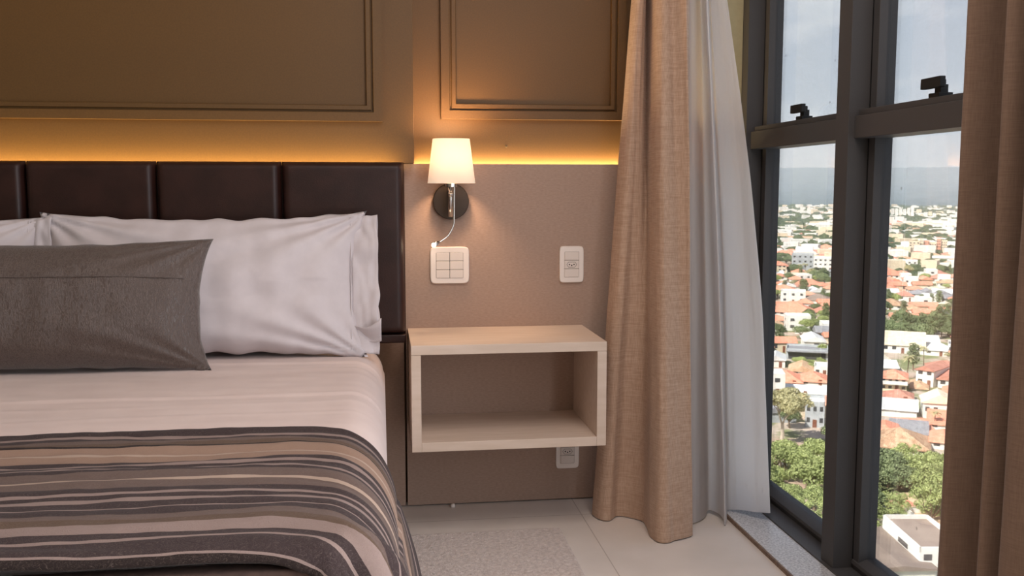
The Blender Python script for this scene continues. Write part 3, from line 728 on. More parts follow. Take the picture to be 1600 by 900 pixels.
# ---- trees
def leafball(mb, c, r, n, size, squash=.8, m=0):
    for _ in range(n):
        a = random.uniform(0, 2*math.pi); zz = random.uniform(-.55, 1); q = math.sqrt(max(0, 1-zz*zz)); rr = r*random.uniform(.72, 1.05)
        p = Vector((c[0]+rr*q*math.cos(a), c[1]+rr*q*math.sin(a), c[2]+rr*zz*squash))
        nn = (Vector((q*math.cos(a), q*math.sin(a), zz)) + Vector((random.gauss(0, .5), random.gauss(0, .5), random.gauss(0, .5)))).normalized()
        u_ = nn.orthogonal().normalized(); w_ = nn.cross(u_); s_ = size*random.uniform(.6, 1.3); an = random.uniform(0, 6.28)
        e1 = (u_*math.cos(an)+w_*math.sin(an))*s_; e2 = (w_*math.cos(an)-u_*math.sin(an))*s_*.6
        mb.face((p-e1-e2*.3, p-e2, p+e1*.9, p+e2), m)
def tree_meshes(kind, seed, matl):
    random.seed(seed); f = MB(); tr = MB()
    if kind == 'round':      # 8 m across, 7.5 m tall
        nb = 15
        for k in range(nb):
            a = k*2.4; rr = 2.7*math.sqrt((k+.3)/nb); h = 5.0-.32*rr*rr*.6+random.uniform(-.5, .5)
            leafball(f, (rr*math.cos(a), rr*math.sin(a), h), random.uniform(1.2, 1.7), 230, .25)
        core = MB()
        tr.tube([(0, 0, 0), (.1, .1, 1.8), (.2, 0, 4)], [.28, .22, .12], 6)
        for k in range(5):
            a = k*1.3; tr.tube([(.1, 0, 1.8), (1.1*math.cos(a), 1.1*math.sin(a), 3.2), (2.2*math.cos(a), 2.2*math.sin(a), 4.6)], [.15, .1, .05], 5)
    elif kind == 'open':
        for k in range(11):
            a = k*2.4+.5; rr = 2.9*math.sqrt((k+.3)/11); h = 5.6+random.uniform(-1.2, 1.3)-.2*rr
            leafball(f, (rr*math.cos(a), rr*math.sin(a), h), random.uniform(.9, 1.3), 150, .22)
            tr.tube([(0, 0, 2), (rr*.5*math.cos(a), rr*.5*math.sin(a), 3.6), (rr*math.cos(a), rr*math.sin(a), h)], [.13, .09, .04], 5)
        tr.tube([(0, 0, 0), (0, 0, 2.2)], [.26, .2], 6)
    elif kind == 'tall':
        for k in range(12):
            z = 3+k*.55; rr = 1.6*math.sin(math.pi*(k+1.5)/14); a = k*2.4
            leafball(f, (rr*.7*math.cos(a), rr*.7*math.sin(a), z), random.uniform(1.1, 1.5), 170, .24)
        tr.tube([(0, 0, 0), (.1, 0, 4), (0, .1, 8.5)], [.25, .18, .06], 6)
    elif kind == 'palm':
        tr.tube([(0, 0, 0), (.15, 0, 3), (.4, .1, 7)], [.2, .15, .13], 7)
        for k in range(16):
            a = k*2.4; up = random.uniform(.1, 1.1); L_ = random.uniform(2.3, 2.9)
            prev = None
            for j in range(9):
                q = j/8; r_ = L_*q; z = 7+up*math.sin(q*2.2)*1.2-1.3*q*q*(1.3-up*.6)
                p = Vector((.4+r_*math.cos(a), .1+r_*math.sin(a), z)); w_ = .38*math.sin(math.pi*min(q*.9+.1, 1))
                sd = Vector((-math.sin(a), math.cos(a), 0))*w_
                cur = (p-sd-Vector((0, 0, w_*.5)), p, p+sd-Vector((0, 0, w_*.5)))
                if prev: f.quad(prev[0], prev[1], cur[1], cur[0]); f.quad(prev[1], prev[2], cur[2], cur[1])
                prev = cur
    return f.mesh('foliage', M[matl]), tr.mesh('trunk', M['bark'])
TV = {}
for kind, matl, seeds in (('round', 'leaf', (1, 2, 3)), ('round', 'leaf_dark', (4, 5)), ('open', 'leaf', (6,)), ('open', 'leaf_pale', (7,)), ('tall', 'leaf_dark', (8,)), ('palm', 'leaf_pale', (9,))):
    TV[(kind, matl)] = [tree_meshes(kind, s_, matl) for s_ in seeds]
random.seed(77)
def tree(p, s_=1.0, kind='round', matl='leaf', label='', group=None, name=None):
    o = empty(name or ('palm_tree' if kind == 'palm' else 'tree'), (p.x, p.y, GZ), random.uniform(0, 6.28)); o.scale = (s_, s_, s_*random.uniform(.85, 1.1))
    fm, tm = random.choice(TV[(kind, matl)])
    for nm, me in (('foliage', fm), ('trunk', tm)):
        c = bpy.data.objects.new(nm, me); COL.objects.link(c); c.parent = o
    return tag(o, label, 'palm tree' if kind == 'palm' else 'tree', group)

# ---- houses
def hipped(w, d, z, pitch, over=.5, gable=False, th_=.18):
    mb = MB(); a, c = w/2+over, d/2+over
    if a >= c: rh = c*pitch; hx = a if gable else a-c; A, B = (-hx, 0, z+rh), (hx, 0, z+rh); long_x = True
    else: rh = a*pitch; hy = c if gable else c-a; A, B = (0, -hy, z+rh), (0, hy, z+rh); long_x = False
    P = [(-a, -c, z), (a, -c, z), (a, c, z), (-a, c, z)]
    if long_x: mb.face((P[0], P[1], B, A)); mb.face((P[2], P[3], A, B)); mb.face((P[1], P[2], B)); mb.face((P[3], P[0], A))
    else: mb.face((P[1], P[2], B, A)); mb.face((P[3], P[0], A, B)); mb.face((P[0], P[1], A)); mb.face((P[2], P[3], B))
    mb.box(-a, a, -c, c, z-th_, z); return mb, rh
def mk(parent, name, mb, matl, uv=None):
    me = mb if isinstance(mb, bpy.types.Mesh) else mb.mesh(name, M[matl])
    o = bpy.data.objects.new(name, me); COL.objects.link(o); o.parent = parent; return o
def house(p, w, d, h, roof='roof_red', wall='cwall_white', kind='hip', turn=0, pitch=.42, floors=1, label='', group=None, cols=None, cat='house', name='house', windows=True, z0=GZ, sub=()):
    """front (-y) turned to the viewer, plus `turn` degrees"""
    o = empty(name, (p.x, p.y, z0), -azof(p)+R(turn))
    mb = MB(); mb.box(-w/2, w/2, -d/2, d/2, -2, h)
    if kind == 'gable' and w < d:
        mb.face(((-w/2, -d/2, h), (w/2, -d/2, h), (0, -d/2, h+(w/2)*pitch))); mb.face(((w/2, d/2, h), (-w/2, d/2, h), (0, d/2, h+(w/2)*pitch)))
    if kind == 'flat':
        t_ = .25
        for (x0, x1, y0, y1) in ((-w/2, w/2, -d/2, -d/2+t_), (-w/2, w/2, d/2-t_, d/2), (-w/2, -w/2+t_, -d/2, d/2), (w/2-t_, w/2, -d/2, d/2)): mb.box(x0, x1, y0, y1, h, h+.9)
    mk(o, 'walls', mb, wall)
    if kind == 'hip' or kind == 'gable':
        rf, rh = hipped(w, d, h, pitch, gable=(kind == 'gable')); mk(o, 'roof', rf, roof)
    elif kind == 'flat':
        rf = MB(); rf.box(-w/2+.25, w/2-.25, -d/2+.25, d/2-.25, h, h+.12); mk(o, 'roof', rf, roof)
    elif kind == 'shed':
        rf = MB(); a, c = w/2+.5, d/2+.5
        rf.face(((-a, -c, h), (a, -c, h), (a, c, h+d*.12), (-a, c, h+d*.12))); rf.face(((-a, -c, h-.2), (-a, c, h-.2), (a, c, h-.2), (a, -c, h-.2)))
        for q in (((-a, -c, h-.2), (a, -c, h-.2), (a, -c, h), (-a, -c, h)), ((a, -c, h-.2), (a, c, h-.2), (a, c, h+d*.12), (a, -c, h)), ((-a, c, h-.2), (-a, -c, h-.2), (-a, -c, h), (-a, c, h+d*.12))): rf.face(q)
        mk(o, 'roof', rf, roof)
    if windows:
        cols = cols or max(2, int(w/3.4)); fh = h/floors
        for f in range(floors):
            for k in range(cols):
                x = -w/2+(k+.5)*w/cols; z = f*fh+fh*.45; ww = min(1.5, w/cols*.5)
                if f == 0 and k == cols//2 and floors <= 2:
                    q = MB(); q.box(x-.55, x+.55, -d/2-.06, -d/2, 0, 2.2); mk(o, 'house_door', q, 'cdoor'); continue
                q = MB(); q.box(x-ww/2, x+ww/2, -d/2-.06, -d/2, z, z+min(1.3, fh*.42)); mk(o, 'window', q, 'cglass')
            if d > 5:
                q = MB(); q.box(-w/2-.06, -w/2, -d*.2, d*.05, f*fh+fh*.45, f*fh+fh*.8); mk(o, 'window', q, 'cglass')
    for (x0, x1, y0, y1, a, c, nm, mt) in sub:
        q = MB(); q.box(x0, x1, y0, y1, a, c); mk(o, nm, q, mt)
    return tag(o, label, cat, group)
RES = []     # footprints already taken
def at(px, py, r=8):
    p = gnd(px, py); RES.append((p.x, p.y, r)); return p
def ppm(py): return F_PX/((CAM.z-GZ)/math.tan(math.atan((py-293)/1498)))   # pixels per metre on the ground at row py

def H(x0, x1, base, hpx, dm, label, **k):
    """a house whose front spans photograph columns x0..x1 with its foot at row base"""
    s_ = ppm(base); w = (x1-x0)/s_; h = hpx/s_
    p = at((x0+x1)/2, base, max(w, dm)*.55); dirv = Vector((math.sin(azof(p)), math.cos(azof(p)))); c = p+dirv*dm/2
    return house(c, w, dm, h, label=label, **k)
# right pane, from the horizon down
for k in range(6):
    H(1392+k*6.2, 1396.6+k*6.2, 341+(k % 2), 15+(k % 3), 9, 'one of the row of slim white tower blocks far off in the right pane', group='far white towers in the right pane', kind='flat', roof='roof_white', cat='building', name='tower_block', windows=False)
for k in range(7):
    H(1437+k*6.6, 1442.5+k*6.6, 342+(k % 2)*2, 7+(k*5 % 6), 9, 'low pale apartment block beside the slim white towers on the horizon', group='pale far blocks right of the towers', kind='flat', roof='roof_white', wall=('cwall_cream', 'cwall_white')[k % 2], cat='building', name='apartment_block', windows=False)
blk = [('left end', 'cwall_cream', 1420, 1436, 20), ('second from left', 'cwall_cream', 1437, 1442, 23), ('salmon middle one', 'cwall_salmon', 1443, 1451, 20), ('cream one right of the salmon one', 'cwall_cream', 1452, 1462, 17), ('salmon roofed', 'cwall_salmon', 1463, 1469, 23), ('right end', 'cwall_cream', 1470, 1479, 21)]
for nm, wl, x0, x1, hp in blk:
    H(x0, x1, 398, hp, 12, 'block of the cream and salmon apartment cluster, %s' % nm, group='cream and salmon apartment cluster', kind='flat', roof='roof_red', wall=wl, floors=5, cols=3, cat='building', name='apartment_block')
for a in (
 (1458, 1484, 366, 8, 14, 'white hall with flat roof far off at the right of the right pane', dict(kind='flat', roof='roof_white')),
 (1476, 1506, 360, 7, 14, 'long pale building at the right edge of the far city', dict(kind='gable', roof='roof_white', wall='cwall_cream')),
 (1460, 1482, 352, 3, 30, 'wide low grey warehouse roof in front of far trees', dict(kind='gable', roof='roof_white', pitch=.15, windows=False)),
 (1418, 1455, 364, 4, 16, 'long low pinkish building behind the far trees in the right pane', dict(kind='gable', roof='roof_tan', wall='cwall_salmon')),
 (1392, 1418, 381, 7, 12, 'white building left of the cream and salmon apartments', dict(kind='flat', roof='roof_white')),
 (1374, 1408, 391, 4, 10, 'long red roofed house at the left edge of the right pane below the far blocks', dict(kind='gable', roof='roof_red')),
 (1488, 1504, 388, 14, 10, 'white stepped building right of the cream and salmon apartments', dict(kind='flat', roof='roof_white', floors=3)),
 (1480, 1500, 398, 5, 10, 'low white shed right of the apartment cluster', dict(kind='gable', roof='roof_white')),
 (1393, 1432, 420, 12, 10, 'white flat-roofed two-storey building below the apartment cluster', dict(kind='flat', roof='roof_white', floors=2)),
 (1372, 1388, 418, 14, 10, 'pale grey multi-storey building at the left edge of the right pane', dict(kind='flat', roof='roof_grey', wall='cwall_grey', floors=4)),
 (1458, 1488, 412, 9, 14, 'long white hall with a low white roof right of centre in the right pane', dict(kind='gable', roof='roof_white', pitch=.2)),
 (1412, 1434, 447, 12, 10, 'white cube house left of centre in the right pane', dict(kind='flat', roof='roof_white')),
 (1434, 1450, 440, 12, 9, 'white cube house behind and right of another white cube house', dict(kind='flat', roof='roof_white')),
 (1465, 1484, 446, 14, 9, 'white box house standing high in the middle right of the city', dict(kind='flat', roof='roof_white')),
 (1374, 1412, 436, 6, 16, 'broad red roof left of the white cube house', dict(roof='roof_red')),
 (1448, 1472, 432, 6, 14, 'red hip roof between the white box houses', dict(roof='roof_brick')),
 (1487, 1502, 462, 9, 14, 'red roofed house at the right edge of the right pane above the dark trees', dict(roof='roof_red')),
 (1372, 1402, 459, 6, 16, 'wide orange roof at the left edge of the right pane above the dark trees', dict(roof='roof_red')),
 (1422, 1446, 468, 9, 12, 'house with a green-grey roof among white houses', dict(roof='roof_grey', kind='hip')),
 (1440, 1470, 474, 10, 12, 'large white flat building right of the green-grey roof', dict(kind='flat', roof='roof_white', floors=2)),
 (1466, 1486, 488, 10, 10, 'white house wall with pale roof just above the dark trees', dict(kind='gable', roof='roof_pale')),
 (1372, 1410, 484, 7, 16, 'tan and orange roofed house left above the dark trees', dict(roof='roof_tan')),
 (1410, 1440, 491, 7, 14, 'pale pink roofed house just above the dark trees', dict(roof='roof_tan', wall='cwall_white')),
 (1366, 1441, 552, 13, 12, 'long cream gable-roofed building below the dark trees in the right pane', dict(kind='gable', roof='roof_pale', pitch=.75, cols=6)),
 (1443, 1478, 556, 9, 12, 'white shed with pale roof right of the long cream roof', dict(kind='gable', roof='roof_white')),
 (1481, 1497, 553, 12, 12, 'white house at the right pane edge beside the long cream roof', dict(kind='flat', roof='roof_grey')),
 (1376, 1415, 612, 21, 11, 'two-storey house with orange hip roof and balcony', dict(roof='roof_red', floors=2, cols=4, wall='cwall_cream', sub=((-4.2, 4.2, -7.0, -5.4, 2.55, 2.8, 'balcony', 'cwall_white'), (-4.2, 4.2, -7.0, -6.85, 2.8, 3.7, 'balcony_rail', 'cwall_white')))),
 (1443, 1470, 605, 26, 14, 'white two-storey house with blank wall and red gable roof', dict(kind='gable', roof='roof_brick', cols=2, floors=2, turn=-20)),
 (1466, 1496, 607, 14, 12, 'white house with red roof right of the blank-walled one', dict(kind='gable', roof='roof_brick', cols=2)),
 (1474, 1500, 628, 12, 12, 'red roofed house above the grey gable front at the pane edge', dict(roof='roof_red')),
 (1382, 1424, 630, 8, 9, 'low house with brick red roof below the balcony house', dict(roof='roof_brick')),
 (1362, 1386, 640, 7, 12, 'red roof at the left pane edge below the balcony house', dict(roof='roof_red')),
 (1441, 1489, 655, 26, 9, 'white gable-fronted house with a row of dark windows', dict(kind='gable', roof='roof_pale', pitch=.5, cols=4, turn=6, wall='cwall_white')),
 (1378, 1430, 652, 12, 10, 'white flat canopy roof in front of the brick red roof', dict(kind='shed', roof='roof_white', windows=False)),
 (1451, 1490, 672, 9, 12, 'orange lean-to roof in front of the white gable-fronted house', dict(kind='shed', roof='roof_red')),
 (1404, 1450, 676, 5, 9, 'narrow orange roof behind the grey sheet roof', dict(kind='shed', roof='roof_red', windows=False, turn=18)),
 (1360, 1404, 690, 10, 13, 'large red roof at the left edge behind the mottled tan roof', dict(roof='roof_red', pitch=.5)),
 (1392, 1446, 684, 8, 10, 'grey corrugated roof between the orange roofs', dict(kind='shed', roof='roof_grey', windows=False)),
 (1362, 1448, 709, 9, 14, 'house with mottled tan tiled roof and white gable wall above the trees', dict(kind='hip', roof='roof_tan', pitch=.5, cols=4)),
 (1455, 1492, 703, 12, 11, 'red roofed house right of the mottled tan roof', dict(roof='roof_red', pitch=.5)),
 (1424, 1448, 610, 3, 14, 'small beige patio roof left of the white two-storey house', dict(roof='roof_tan', windows=False)),
 # left pane
 (1208, 1248, 363, 8, 14, 'long white building far off in the left pane', dict(kind='flat', roof='roof_white')),
 (1264, 1304, 359, 7, 14, 'long cream building at the right of the left pane far off', dict(kind='gable', roof='roof_white', wall='cwall_cream')),
 (1206, 1268, 379, 8, 16, 'long pale hall below the far white building in the left pane', dict(kind='gable', roof='roof_tan', wall='cwall_cream', pitch=.2)),
 (1276, 1304, 396, 8, 20, 'cluster house with pink tiled roof at the right of the left pane', dict(roof='roof_red')),
 (1237, 1270, 428, 30, 12, 'white four-storey apartment building with palms before it', dict(kind='flat', roof='roof_white', floors=4, cols=4, wall='cwall_grey', cat='building', name='apartment_block')),
 (1271, 1300, 424, 20, 12, 'pale apartment building right of the one with palms', dict(kind='flat', roof='roof_white', floors=3, cols=4, wall='cwall_white', cat='building', name='apartment_block')),
 (1202, 1228, 431, 17, 12, 'cream block with orange roof at the left edge of the left pane', dict(roof='roof_red', floors=3, cols=4, wall='cwall_cream')),
 (1243, 1282, 449, 5, 14, 'long red roof below the four-storey apartment building', dict(roof='roof_red')),
 (1202, 1242, 460, 7, 12, 'orange roofed house left of the white modern house', dict(roof='roof_red')),
 (1220, 1258, 474, 17, 12, 'white modern flat-roofed house with dark windows', dict(kind='flat', roof='roof_white', floors=2, cols=3)),
 (1257, 1298, 477, 8, 14, 'house with grey-tan hip roof right of the white modern house', dict(roof='roof_brown', wall='cwall_white', cols=3)),
 (1206, 1270, 494, 6, 18, 'very wide orange roof across the left pane', dict(roof='roof_red', pitch=.5)),
 (1270, 1300, 494, 6, 14, 'red roofed house at the right of the left pane beside a white wall', dict(roof='roof_brick')),
 (1204, 1222, 520, 10, 12, 'pale house end at the left pane edge above the red earth yard', dict(kind='gable', roof='roof_tan')),
 (1242, 1264, 522, 8, 8, 'white blank-walled annex in the middle of the left pane', dict(kind='flat', roof='roof_white', windows=False)),
 (1229, 1292, 563, 14, 12, 'building with flat grey roof over a dark open front', dict(kind='flat', roof='roof_grey', wall='cwall_grey', windows=False, sub=((-6.8, 6.8, -6.2, -6.01, .4, 2.9, 'open_front', 'cglass'), (-7.6, 7.6, -7.8, -6.0, 3.3, 3.7, 'roof_overhang', 'roof_grey')))),
 (1198, 1226, 574, 12, 12, 'white gable roof at the left pane edge below the open-fronted building', dict(kind='gable', roof='roof_white')),
 (1234, 1272, 586, 6, 12, 'pale pink roof below the shrubs of the open-fronted building', dict(roof='roof_tan', kind='gable')),
 (1272, 1293, 588, 12, 9, 'white wall house at the right of the left pane', dict(kind='flat', roof='roof_white', cols=2)),
 (1206, 1252, 604, 7, 13, 'wide orange tiled roof above the tall pale tree', dict(roof='roof_red', pitch=.5)),
 (1248, 1292, 603, 7, 12, 'orange tiled roof right of the tall pale tree', dict(roof='roof_red', pitch=.45)),
 (1226, 1290, 622, 8, 8, 'low house with pale flat roof below the orange roofs', dict(kind='shed', roof='roof_white')),
 (1258, 1287, 668, 36, 9, 'white and light blue two-storey house right of the tall pale tree', dict(kind='flat', roof='roof_white', wall='cwall_grey', floors=2, cols=3)),
 # bottom right
 (1402, 1478, 905, 46, 16, 'white block with brown flat roof at the foot of the right pane', dict(kind='flat', roof='roof_brown', cols=3, floors=2, turn=24)),
 (1300, 1408, 915, 30, 26, 'large grey-brown warehouse roof below the trees in the right pane', dict(kind='gable', roof='roof_brown', pitch=.12, turn=24, windows=False)),
 (1440, 1500, 868, 22, 16, 'pale brown flat-roofed block behind the white block', dict(kind='flat', roof='roof_tan', turn=24, wall='cwall_white')),
): H(*a[:6], **a[6])
# walled yard in the trees
yo = empty('walled_yard', (*at(1404, 795, 5), GZ), -azof(gnd(1404, 795))+R(35))
mb = MB(); mb.box(-5, 5, -4, 4, 0, .15); mk(yo, 'earth_floor', mb, 'roof_brick')
for dims in ((-5, 5, -4.2, -4, 0, 1.8), (-5, 5, 4, 4.2, 0, 1.8), (-5.2, -5, -4.2, 4.2, 0, 1.8), (5, 5.2, -4.2, 4.2, 0, 1.8)):
    mb = MB(); mb.box(*dims); mk(yo, 'yard_wall', mb, 'cwall_cream')
mb = MB(); mb.box(-7.5, -4.6, -3.4, .6, 1.6, 1.8); mk(yo, 'grey_shelter', mb, 'roof_grey')
tag(yo, 'small walled yard of red earth among the trees in the right pane', 'yard')
# street walls
for (xa, ya, xb, yb, lb) in ((1368, 553, 1412, 590, 'white garden wall running down the street past the palm in the right pane'),):
    A, B = gnd(xa, ya), gnd(xb, yb); dv = B-A; RES.extend((A.x+dv.x*q/8, A.y+dv.y*q/8, 3) for q in range(9)); L_ = dv.length
    o = empty('garden_wall', ((A.x+B.x)/2, (A.y+B.y)/2, GZ), math.atan2(dv.y, dv.x)); mb = MB(); mb.box(-L_/2, L_/2, -.12, .12, 0, 2.4); mk(o, 'wall_run', mb, 'cwall_white')
    mb = MB(); mb.box(-L_/2, L_/2, -.18, .18, 2.4, 2.5); mk(o, 'coping', mb, 'cwall_cream'); tag(o, lb, 'wall')
# palms and single trees that can be told apart
for (px, py, s_, lb) in ((1417, 592, 1.15, 'fan of palm fronds beside the white garden wall in the right pane'), (1443, 575, .95, 'palm tree behind the larger palm in the right pane'), (1250, 428, 1.0, 'left palm in front of the white four-storey building'), (1258, 430, 1.15, 'right palm in front of the white four-storey building'), (1459, 668, .7, 'small palm beside the orange lean-to roof'), (1214, 436, .8, 'small palm beside the cream block with the orange roof')):
    tree(at(px, py, 3), s_, 'palm', 'leaf_pale', lb)
# the tall pale tree with bare forked trunk
p = at(1221, 695, 6); o = empty('tall_tree', (p.x, p.y, GZ), .4)
tr_ = MB(); fo = MB(); random.seed(5)
tr_.tube([(0, 0, 0), (.2, 0, 2), (.1, 0, 4.2)], [.42, .34, .28], 8)
def branch(a, L_, r_, dep):
    dirv = Vector(a[1]); p0 = Vector(a[0]); p1 = p0+dirv*L_*.5+Vector((random.gauss(0, .2), random.gauss(0, .2), .1)); p2 = p0+dirv*L_
    tr_.tube([p0, p1, p2], [r_, r_*.8, r_*.55], 6)
    if dep == 0:
        leafball(fo, p2, random.uniform(1.0, 1.6), 170, .24); leafball(fo, p2+Vector((random.gauss(0, 1), random.gauss(0, 1), -.8)), .9, 60, .28); return
    for k in range(3):
        nd = (dirv+Vector((random.gauss(0, .55), random.gauss(0, .55), random.uniform(-.1, .5)))).normalized(); branch((p2, nd), L_*.74, r_*.55, dep-1)
for d_ in ((.6, .1, 1), (-.6, -.2, 1), (.1, .5, 1.1), (-.1, -.6, .8)): branch(((.1, 0, 4), Vector(d_).normalized()), 3.0, .2, 2)
mk(o, 'foliage', fo, 'leaf_pale'); mk(o, 'trunk', tr_, 'bark_pale')
o.scale = (1.35, 1.35, 1.3); tag(o, 'tall pale tree with forked light trunk in the left pane, above the dense green trees', 'tree')

# dense trees: bottom of both panes and the dark belt across the right pane
def free(p, r): return all((p.x-x)**2+(p.y-y)**2 > (r+q)**2 for x, y, q in RES)
random.seed(31)
def belt(n, xr, yr, sc, mats_, label, group, rad):
    k = tries = 0
    while k < n and tries < n*40:
        tries += 1; px, py = random.uniform(*xr), random.uniform(*yr); p = gnd(px, py)
        if not free(p, rad): continue
        RES.append((p.x, p.y, rad)); kd, ml = random.choice(mats_)
        tree(p, random.uniform(*sc), kd, ml, label, group); k += 1
belt(30, (1160, 1298), (730, 905), (.7, 1.4), [('round', 'leaf'), ('round', 'leaf'), ('open', 'leaf')], 'bright green tree of the dense clump at the foot of the left pane', 'green trees low in the left pane', 2.3)
belt(40, (1345, 1530), (738, 850), (.65, 1.3), [('round', 'leaf'), ('round', 'leaf'), ('open', 'leaf'), ('round', 'leaf_dark')], 'green tree of the clump below the mottled tan roof in the right pane', 'green trees low in the right pane', 2.2)
belt(34, (1362, 1512), (512, 538), (.95, 1.35), [('round', 'leaf_dark'), ('round', 'leaf_dark'), ('tall', 'leaf_dark')], 'tree of the dark green belt across the middle of the right pane', 'dark green tree belt', 3.0)
belt(10, (1236, 1296), (566, 580), (.4, .6), [('round', 'leaf'), ('open', 'leaf')], 'shrub of the garden before the dark open-fronted building', 'garden shrubs in the left pane', 1.5)
belt(8, (1256, 1292), (500, 524), (.8, 1.1), [('round', 'leaf_dark'), ('round', 'leaf')], 'green tree beside the white wall in the middle of the left pane', 'trees by the white wall', 2.5)
belt(9, (1268, 1290), (428, 446), (.9, 1.2), [('round', 'leaf_dark')], 'dark tree in front of the pale apartment building in the left pane', 'trees before the pale apartments', 3)
belt(8, (1204, 1240), (402, 420), (1, 1.4), [('round', 'leaf_dark')], 'dark tree above the cream block with orange roof', 'trees above the cream block', 4)

# fill: other houses and trees between 215 m and 760 m, not told apart in the photograph
random.seed(17)
fills = [('roof_red', 'cwall_white', 'hip', 9, 8, 3.2, 'small orange hip-roofed house among the other roofs of the city'), ('roof_red', 'cwall_cream', 'gable', 11, 7, 3.4, 'orange gable-roofed house among the other roofs of the city'),
 ('roof_brick', 'cwall_white', 'hip', 10, 9, 3.2, 'small brick red hip-roofed house among the other roofs of the city'), ('roof_tan', 'cwall_white', 'hip', 12, 9, 3.4, 'weathered tan-roofed house among the other roofs of the city'),
 ('roof_white', 'cwall_white', 'flat', 9, 8, 5.6, 'plain white flat-roofed house among the orange roofs'), ('roof_white', 'cwall_white', 'gable', 12, 8, 3.2, 'white metal-roofed house among the orange roofs'),
 ('roof_grey', 'cwall_grey', 'gable', 11, 8, 3.2, 'grey-roofed house among the orange roofs'), ('roof_pale', 'cwall_white', 'shed', 10, 8, 3.4, 'cream lean-to roofed house among the orange roofs')]
PROTO = {}
def fill_house(i, p):
    roof, wall, kind, w, d, h, lb = fills[i]
    zone = 'nearer' if (p-CAM.xy).length < 420 else 'farther'
    lb = lb.replace('of the city', 'in the %s part of the city' % zone).replace('among the orange', 'in the %s part of the city among the orange' % zone)
    if i not in PROTO:
        o = house(p, w, d, h, roof=roof, wall=wall, kind=kind, floors=2 if kind == 'flat' else 1); PROTO[i] = (o, [c for c in o.children]); new = o
        for c in list(COL.objects):
            pass
    else:
        src, _ = PROTO[i]; new = src.copy(); COL.objects.link(new)
        for c in KIDS[i]:
            q = c.copy(); COL.objects.link(q); q.parent = new
    if i not in KIDS: KIDS[i] = [c for c in bpy.data.objects if c.parent == new]
    new.location = (p.x, p.y, GZ); new.rotation_euler.z = -azof(p)+R(random.choice((9, 9, -81, 99))+random.uniform(-4, 4))
    s_ = random.uniform(.85, 1.25); new.scale = (s_, random.uniform(.85, 1.25), random.uniform(.9, 1.2))
    tag(new, lb, 'house', 'unremarkable %s houses: %s' % (zone, fills[i][6][:28]))
KIDS = {}
nh = nt_ = 0
for _ in range(26000):
    if nh > 290 and nt_ > 235: break
    az = random.uniform(17, 39); u = random.random(); d = math.sqrt(205**2+u*(780**2-205**2)); p = polar(az, d)
    if random.random() < .58:
        if nh > 290 or d < 262 or not free(p, 4.7): continue
        RES.append((p.x, p.y, 4.7)); fill_house(random.choice((0, 0, 0, 1, 1, 2, 2, 3, 4, 4, 5, 5, 6, 7)), p); nh += 1
    else:
        if nt_ > 235 or not free(p, 2.0): continue
        RES.append((p.x, p.y, 2.0)); zone = 'nearer' if d < 420 else 'farther'
        kd, ml = random.choice((('round', 'leaf_dark'), ('round', 'leaf'), ('round', 'leaf_dark'), ('open', 'leaf_pale'), ('tall', 'leaf_dark')))
        tree(p, random.uniform(.7, 1.15), kd, ml, 'loose %s tree standing between houses in the %s part of the city' % ({'leaf': 'green', 'leaf_dark': 'dark green', 'leaf_pale': 'pale'}[ml], zone), 'scattered %s trees' % {'leaf': 'green', 'leaf_dark': 'dark green', 'leaf_pale': 'pale'}[ml]); nt_ += 1

# beyond that: uncountable canopy and roofs
random.seed(3)
ico = bmesh.new(); bmesh.ops.create_icosphere(ico, subdivisions=2, radius=1); iv = [v_.co.copy() for v_ in ico.verts]; ifc = [tuple(v_.index for v_ in f.verts) for f in ico.faces]; ico.free()
ft = MB(); fh_ = MB()
def keep(d):
    return random.random() < 1
for _ in range(10500):
    az = random.uniform(15, 43); d = 730*(3500/730)**(random.random()**.85); p = polar(az, d)
    if d < 1000 and not free(p, 4): continue
    if noise.noise((p.x*.006, p.y*.003, 1)) + random.uniform(-.35, .35) < -.16: continue
    r_ = random.uniform(2.6, 4.8)*(1+d/2600); b0 = len(ft.v); sd = random.random()*50
    sq = random.uniform(.6, .85)*min(1, 1.1-d/9000)
    for co in iv:
        k = 1+.45*noise.noise(co*2.4+Vector((sd, 0, 0))); ft.v.append((p.x+co.x*r_*k, p.y+co.y*r_*k, GZ+r_*sq*.8+co.z*r_*sq*k))
    for f in ifc: ft.f.append(tuple(b0+q for q in f)); ft.m.append(0)
M['far_leaf'] = mm_ = mottled('far_canopy', (70, 84, 60), (112, 122, 84), .25, .9, 1, .9, spec=.1, dist=2.5)
tag(ft.build('distant_trees', mm_, smooth=True, recalc=False), kind='stuff')
wm = ['cwall_white', 'cwall_cream', 'roof_red', 'roof_white', 'roof_brick', 'roof_tan']
for _ in range(3400):
    az = random.uniform(15, 43); d = 720*(3500/720)**(random.random()**.85); p = polar(az, d)
    if d < 1200 and not free(p, 13): continue
    if noise.noise((p.x*.006, p.y*.003, 1)) + random.uniform(-.4, .4) > .25: continue
    w, dd, h = random.uniform(8, 20), random.uniform(8, 14), random.choice((3.2, 3.5, 4, 6, 6.5, 9))*(1+d/6000)
    X = Matrix.Translation((p.x, p.y, GZ)) @ Matrix.Rotation(-azof(p)+R(random.uniform(-15, 25)), 4, 'Z')
    fh_.box(-w/2, w/2, -dd/2, dd/2, 0, h, random.choice((0, 0, 1)), X)
    if h < 5:
        rf, _r = hipped(w, dd, h, .4); i0 = len(fh_.v); fh_.v += [tuple(X @ Vector(q)) for q in rf.v]; mi = random.choice((2, 2, 2, 4, 3, 5))
        for f in rf.f: fh_.f.append(tuple(i0+q for q in f)); fh_.m.append(mi)
tag(fh_.build('distant_houses', [M[k] for k in wm], recalc=False), kind='stuff')

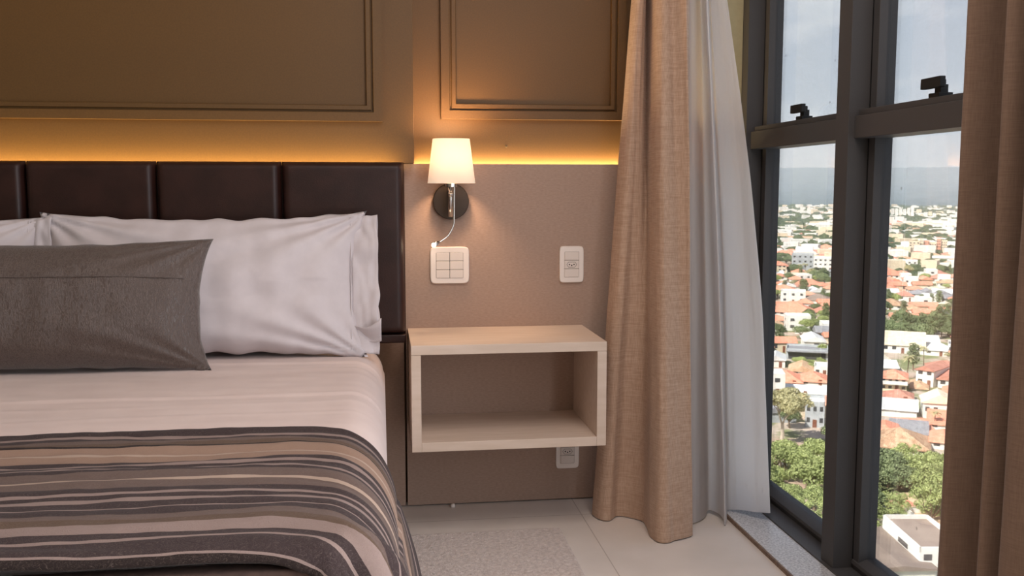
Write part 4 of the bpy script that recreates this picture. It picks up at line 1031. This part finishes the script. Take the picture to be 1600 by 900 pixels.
# say of each look-alike tree and house where it stands in the view
BANDS = [(345, 'near the hills'), (372, 'by the far white towers'), (400, 'by the salmon apartments'), (430, 'by the four-storey white building'), (462, 'by the white cube houses'),
         (492, 'above the dark tree belt'), (532, 'in the dark tree belt'), (565, 'by the long cream roof'), (592, 'behind the balcony house'), (622, 'beside the balcony house'),
         (655, 'by the white gable-fronted house'), (690, 'by the grey sheet roof'), (722, 'by the mottled tan roof'), (765, 'atop the low green clump'), (805, 'midway down the green clump'), (850, 'low in the green clump'), (5000, 'at the window foot')]
PANES = [(1196, 'behind the curtain lining'), (1229, 'left side of left pane'), (1260, 'middle of left pane'), (1296, 'right side of left pane'), (1356, 'behind the mullion'), (1392, 'left edge of right pane'), (1420, 'left half of right pane'), (1448, 'middle of right pane'), (1474, 'right half of right pane'), (1506, 'right edge of right pane'), (1600, 'behind the right curtain edge'), (90000, 'behind the right curtain')]
VF = (Matrix.Translation(CAM) @ (Matrix.Rotation(-YAW, 4, 'Z') @ Matrix.Rotation(math.pi/2-PIT, 4, 'X'))).inverted()
WHAT = {'small orange': 'orange hip-roofed house', 'orange gable': 'orange gable-roofed house', 'small brick': 'brick-roofed house', 'weathered tan': 'tan-roofed house', 'plain white': 'white flat-roofed house', 'white metal-roofed': 'white metal-roofed house', 'grey-roofed': 'grey-roofed house', 'cream lean-to': 'cream lean-to-roofed house',
        'bright green': 'bright green tree', 'green tree': 'green tree', 'tree of the dark': 'dark green tree', 'shrub': 'garden shrub', 'dark tree': 'dark tree', 'loose': None}
for o in list(bpy.data.objects):
    if 'group' not in o or o.get('category') not in ('tree', 'house'): continue
    q = VF @ Vector((o.location.x, o.location.y, GZ+3)); x, y = 800+F_PX*q.x/-q.z, 450-F_PX*q.y/-q.z
    lb = o['label']; w = next((v if v else ' '.join(lb.split(' ')[1:lb.split(' ').index('standing')]) for k, v in WHAT.items() if lb.startswith(k)), None)
    if not w: continue
    o['label'] = '%s %s, %s' % (w, next(t for m_, t in BANDS if y < m_), next(t for m_, t in PANES if x < m_))
azof_o = lambda o: azof(o.location)
ORD = ['leftmost', 'second from left', 'third from left', 'fourth from left', 'fifth from left', 'sixth from left', 'seventh from left', 'eighth from left', 'ninth from left', 'tenth from left', 'eleventh from left', 'twelfth from left', 'thirteenth from left', 'fourteenth from left', 'fifteenth from left', 'sixteenth from left']
same = {}
for o in bpy.data.objects:
    if 'group' in o and 'label' in o: same.setdefault(o['label'], []).append(o)
for lb, os_ in same.items():
    if 1 < len(os_) <= len(ORD):
        for k, o in enumerate(sorted(os_, key=azof_o)): o['label'] = ('rightmost' if k == len(os_)-1 else ORD[k]) + ', ' + lb.replace('one of the row of slim', 'slim').replace('low pale apartment block beside the slim white towers on the horizon', 'low pale apartment block right of the slim far towers').replace('apartment block of the cream', 'block of the cream')
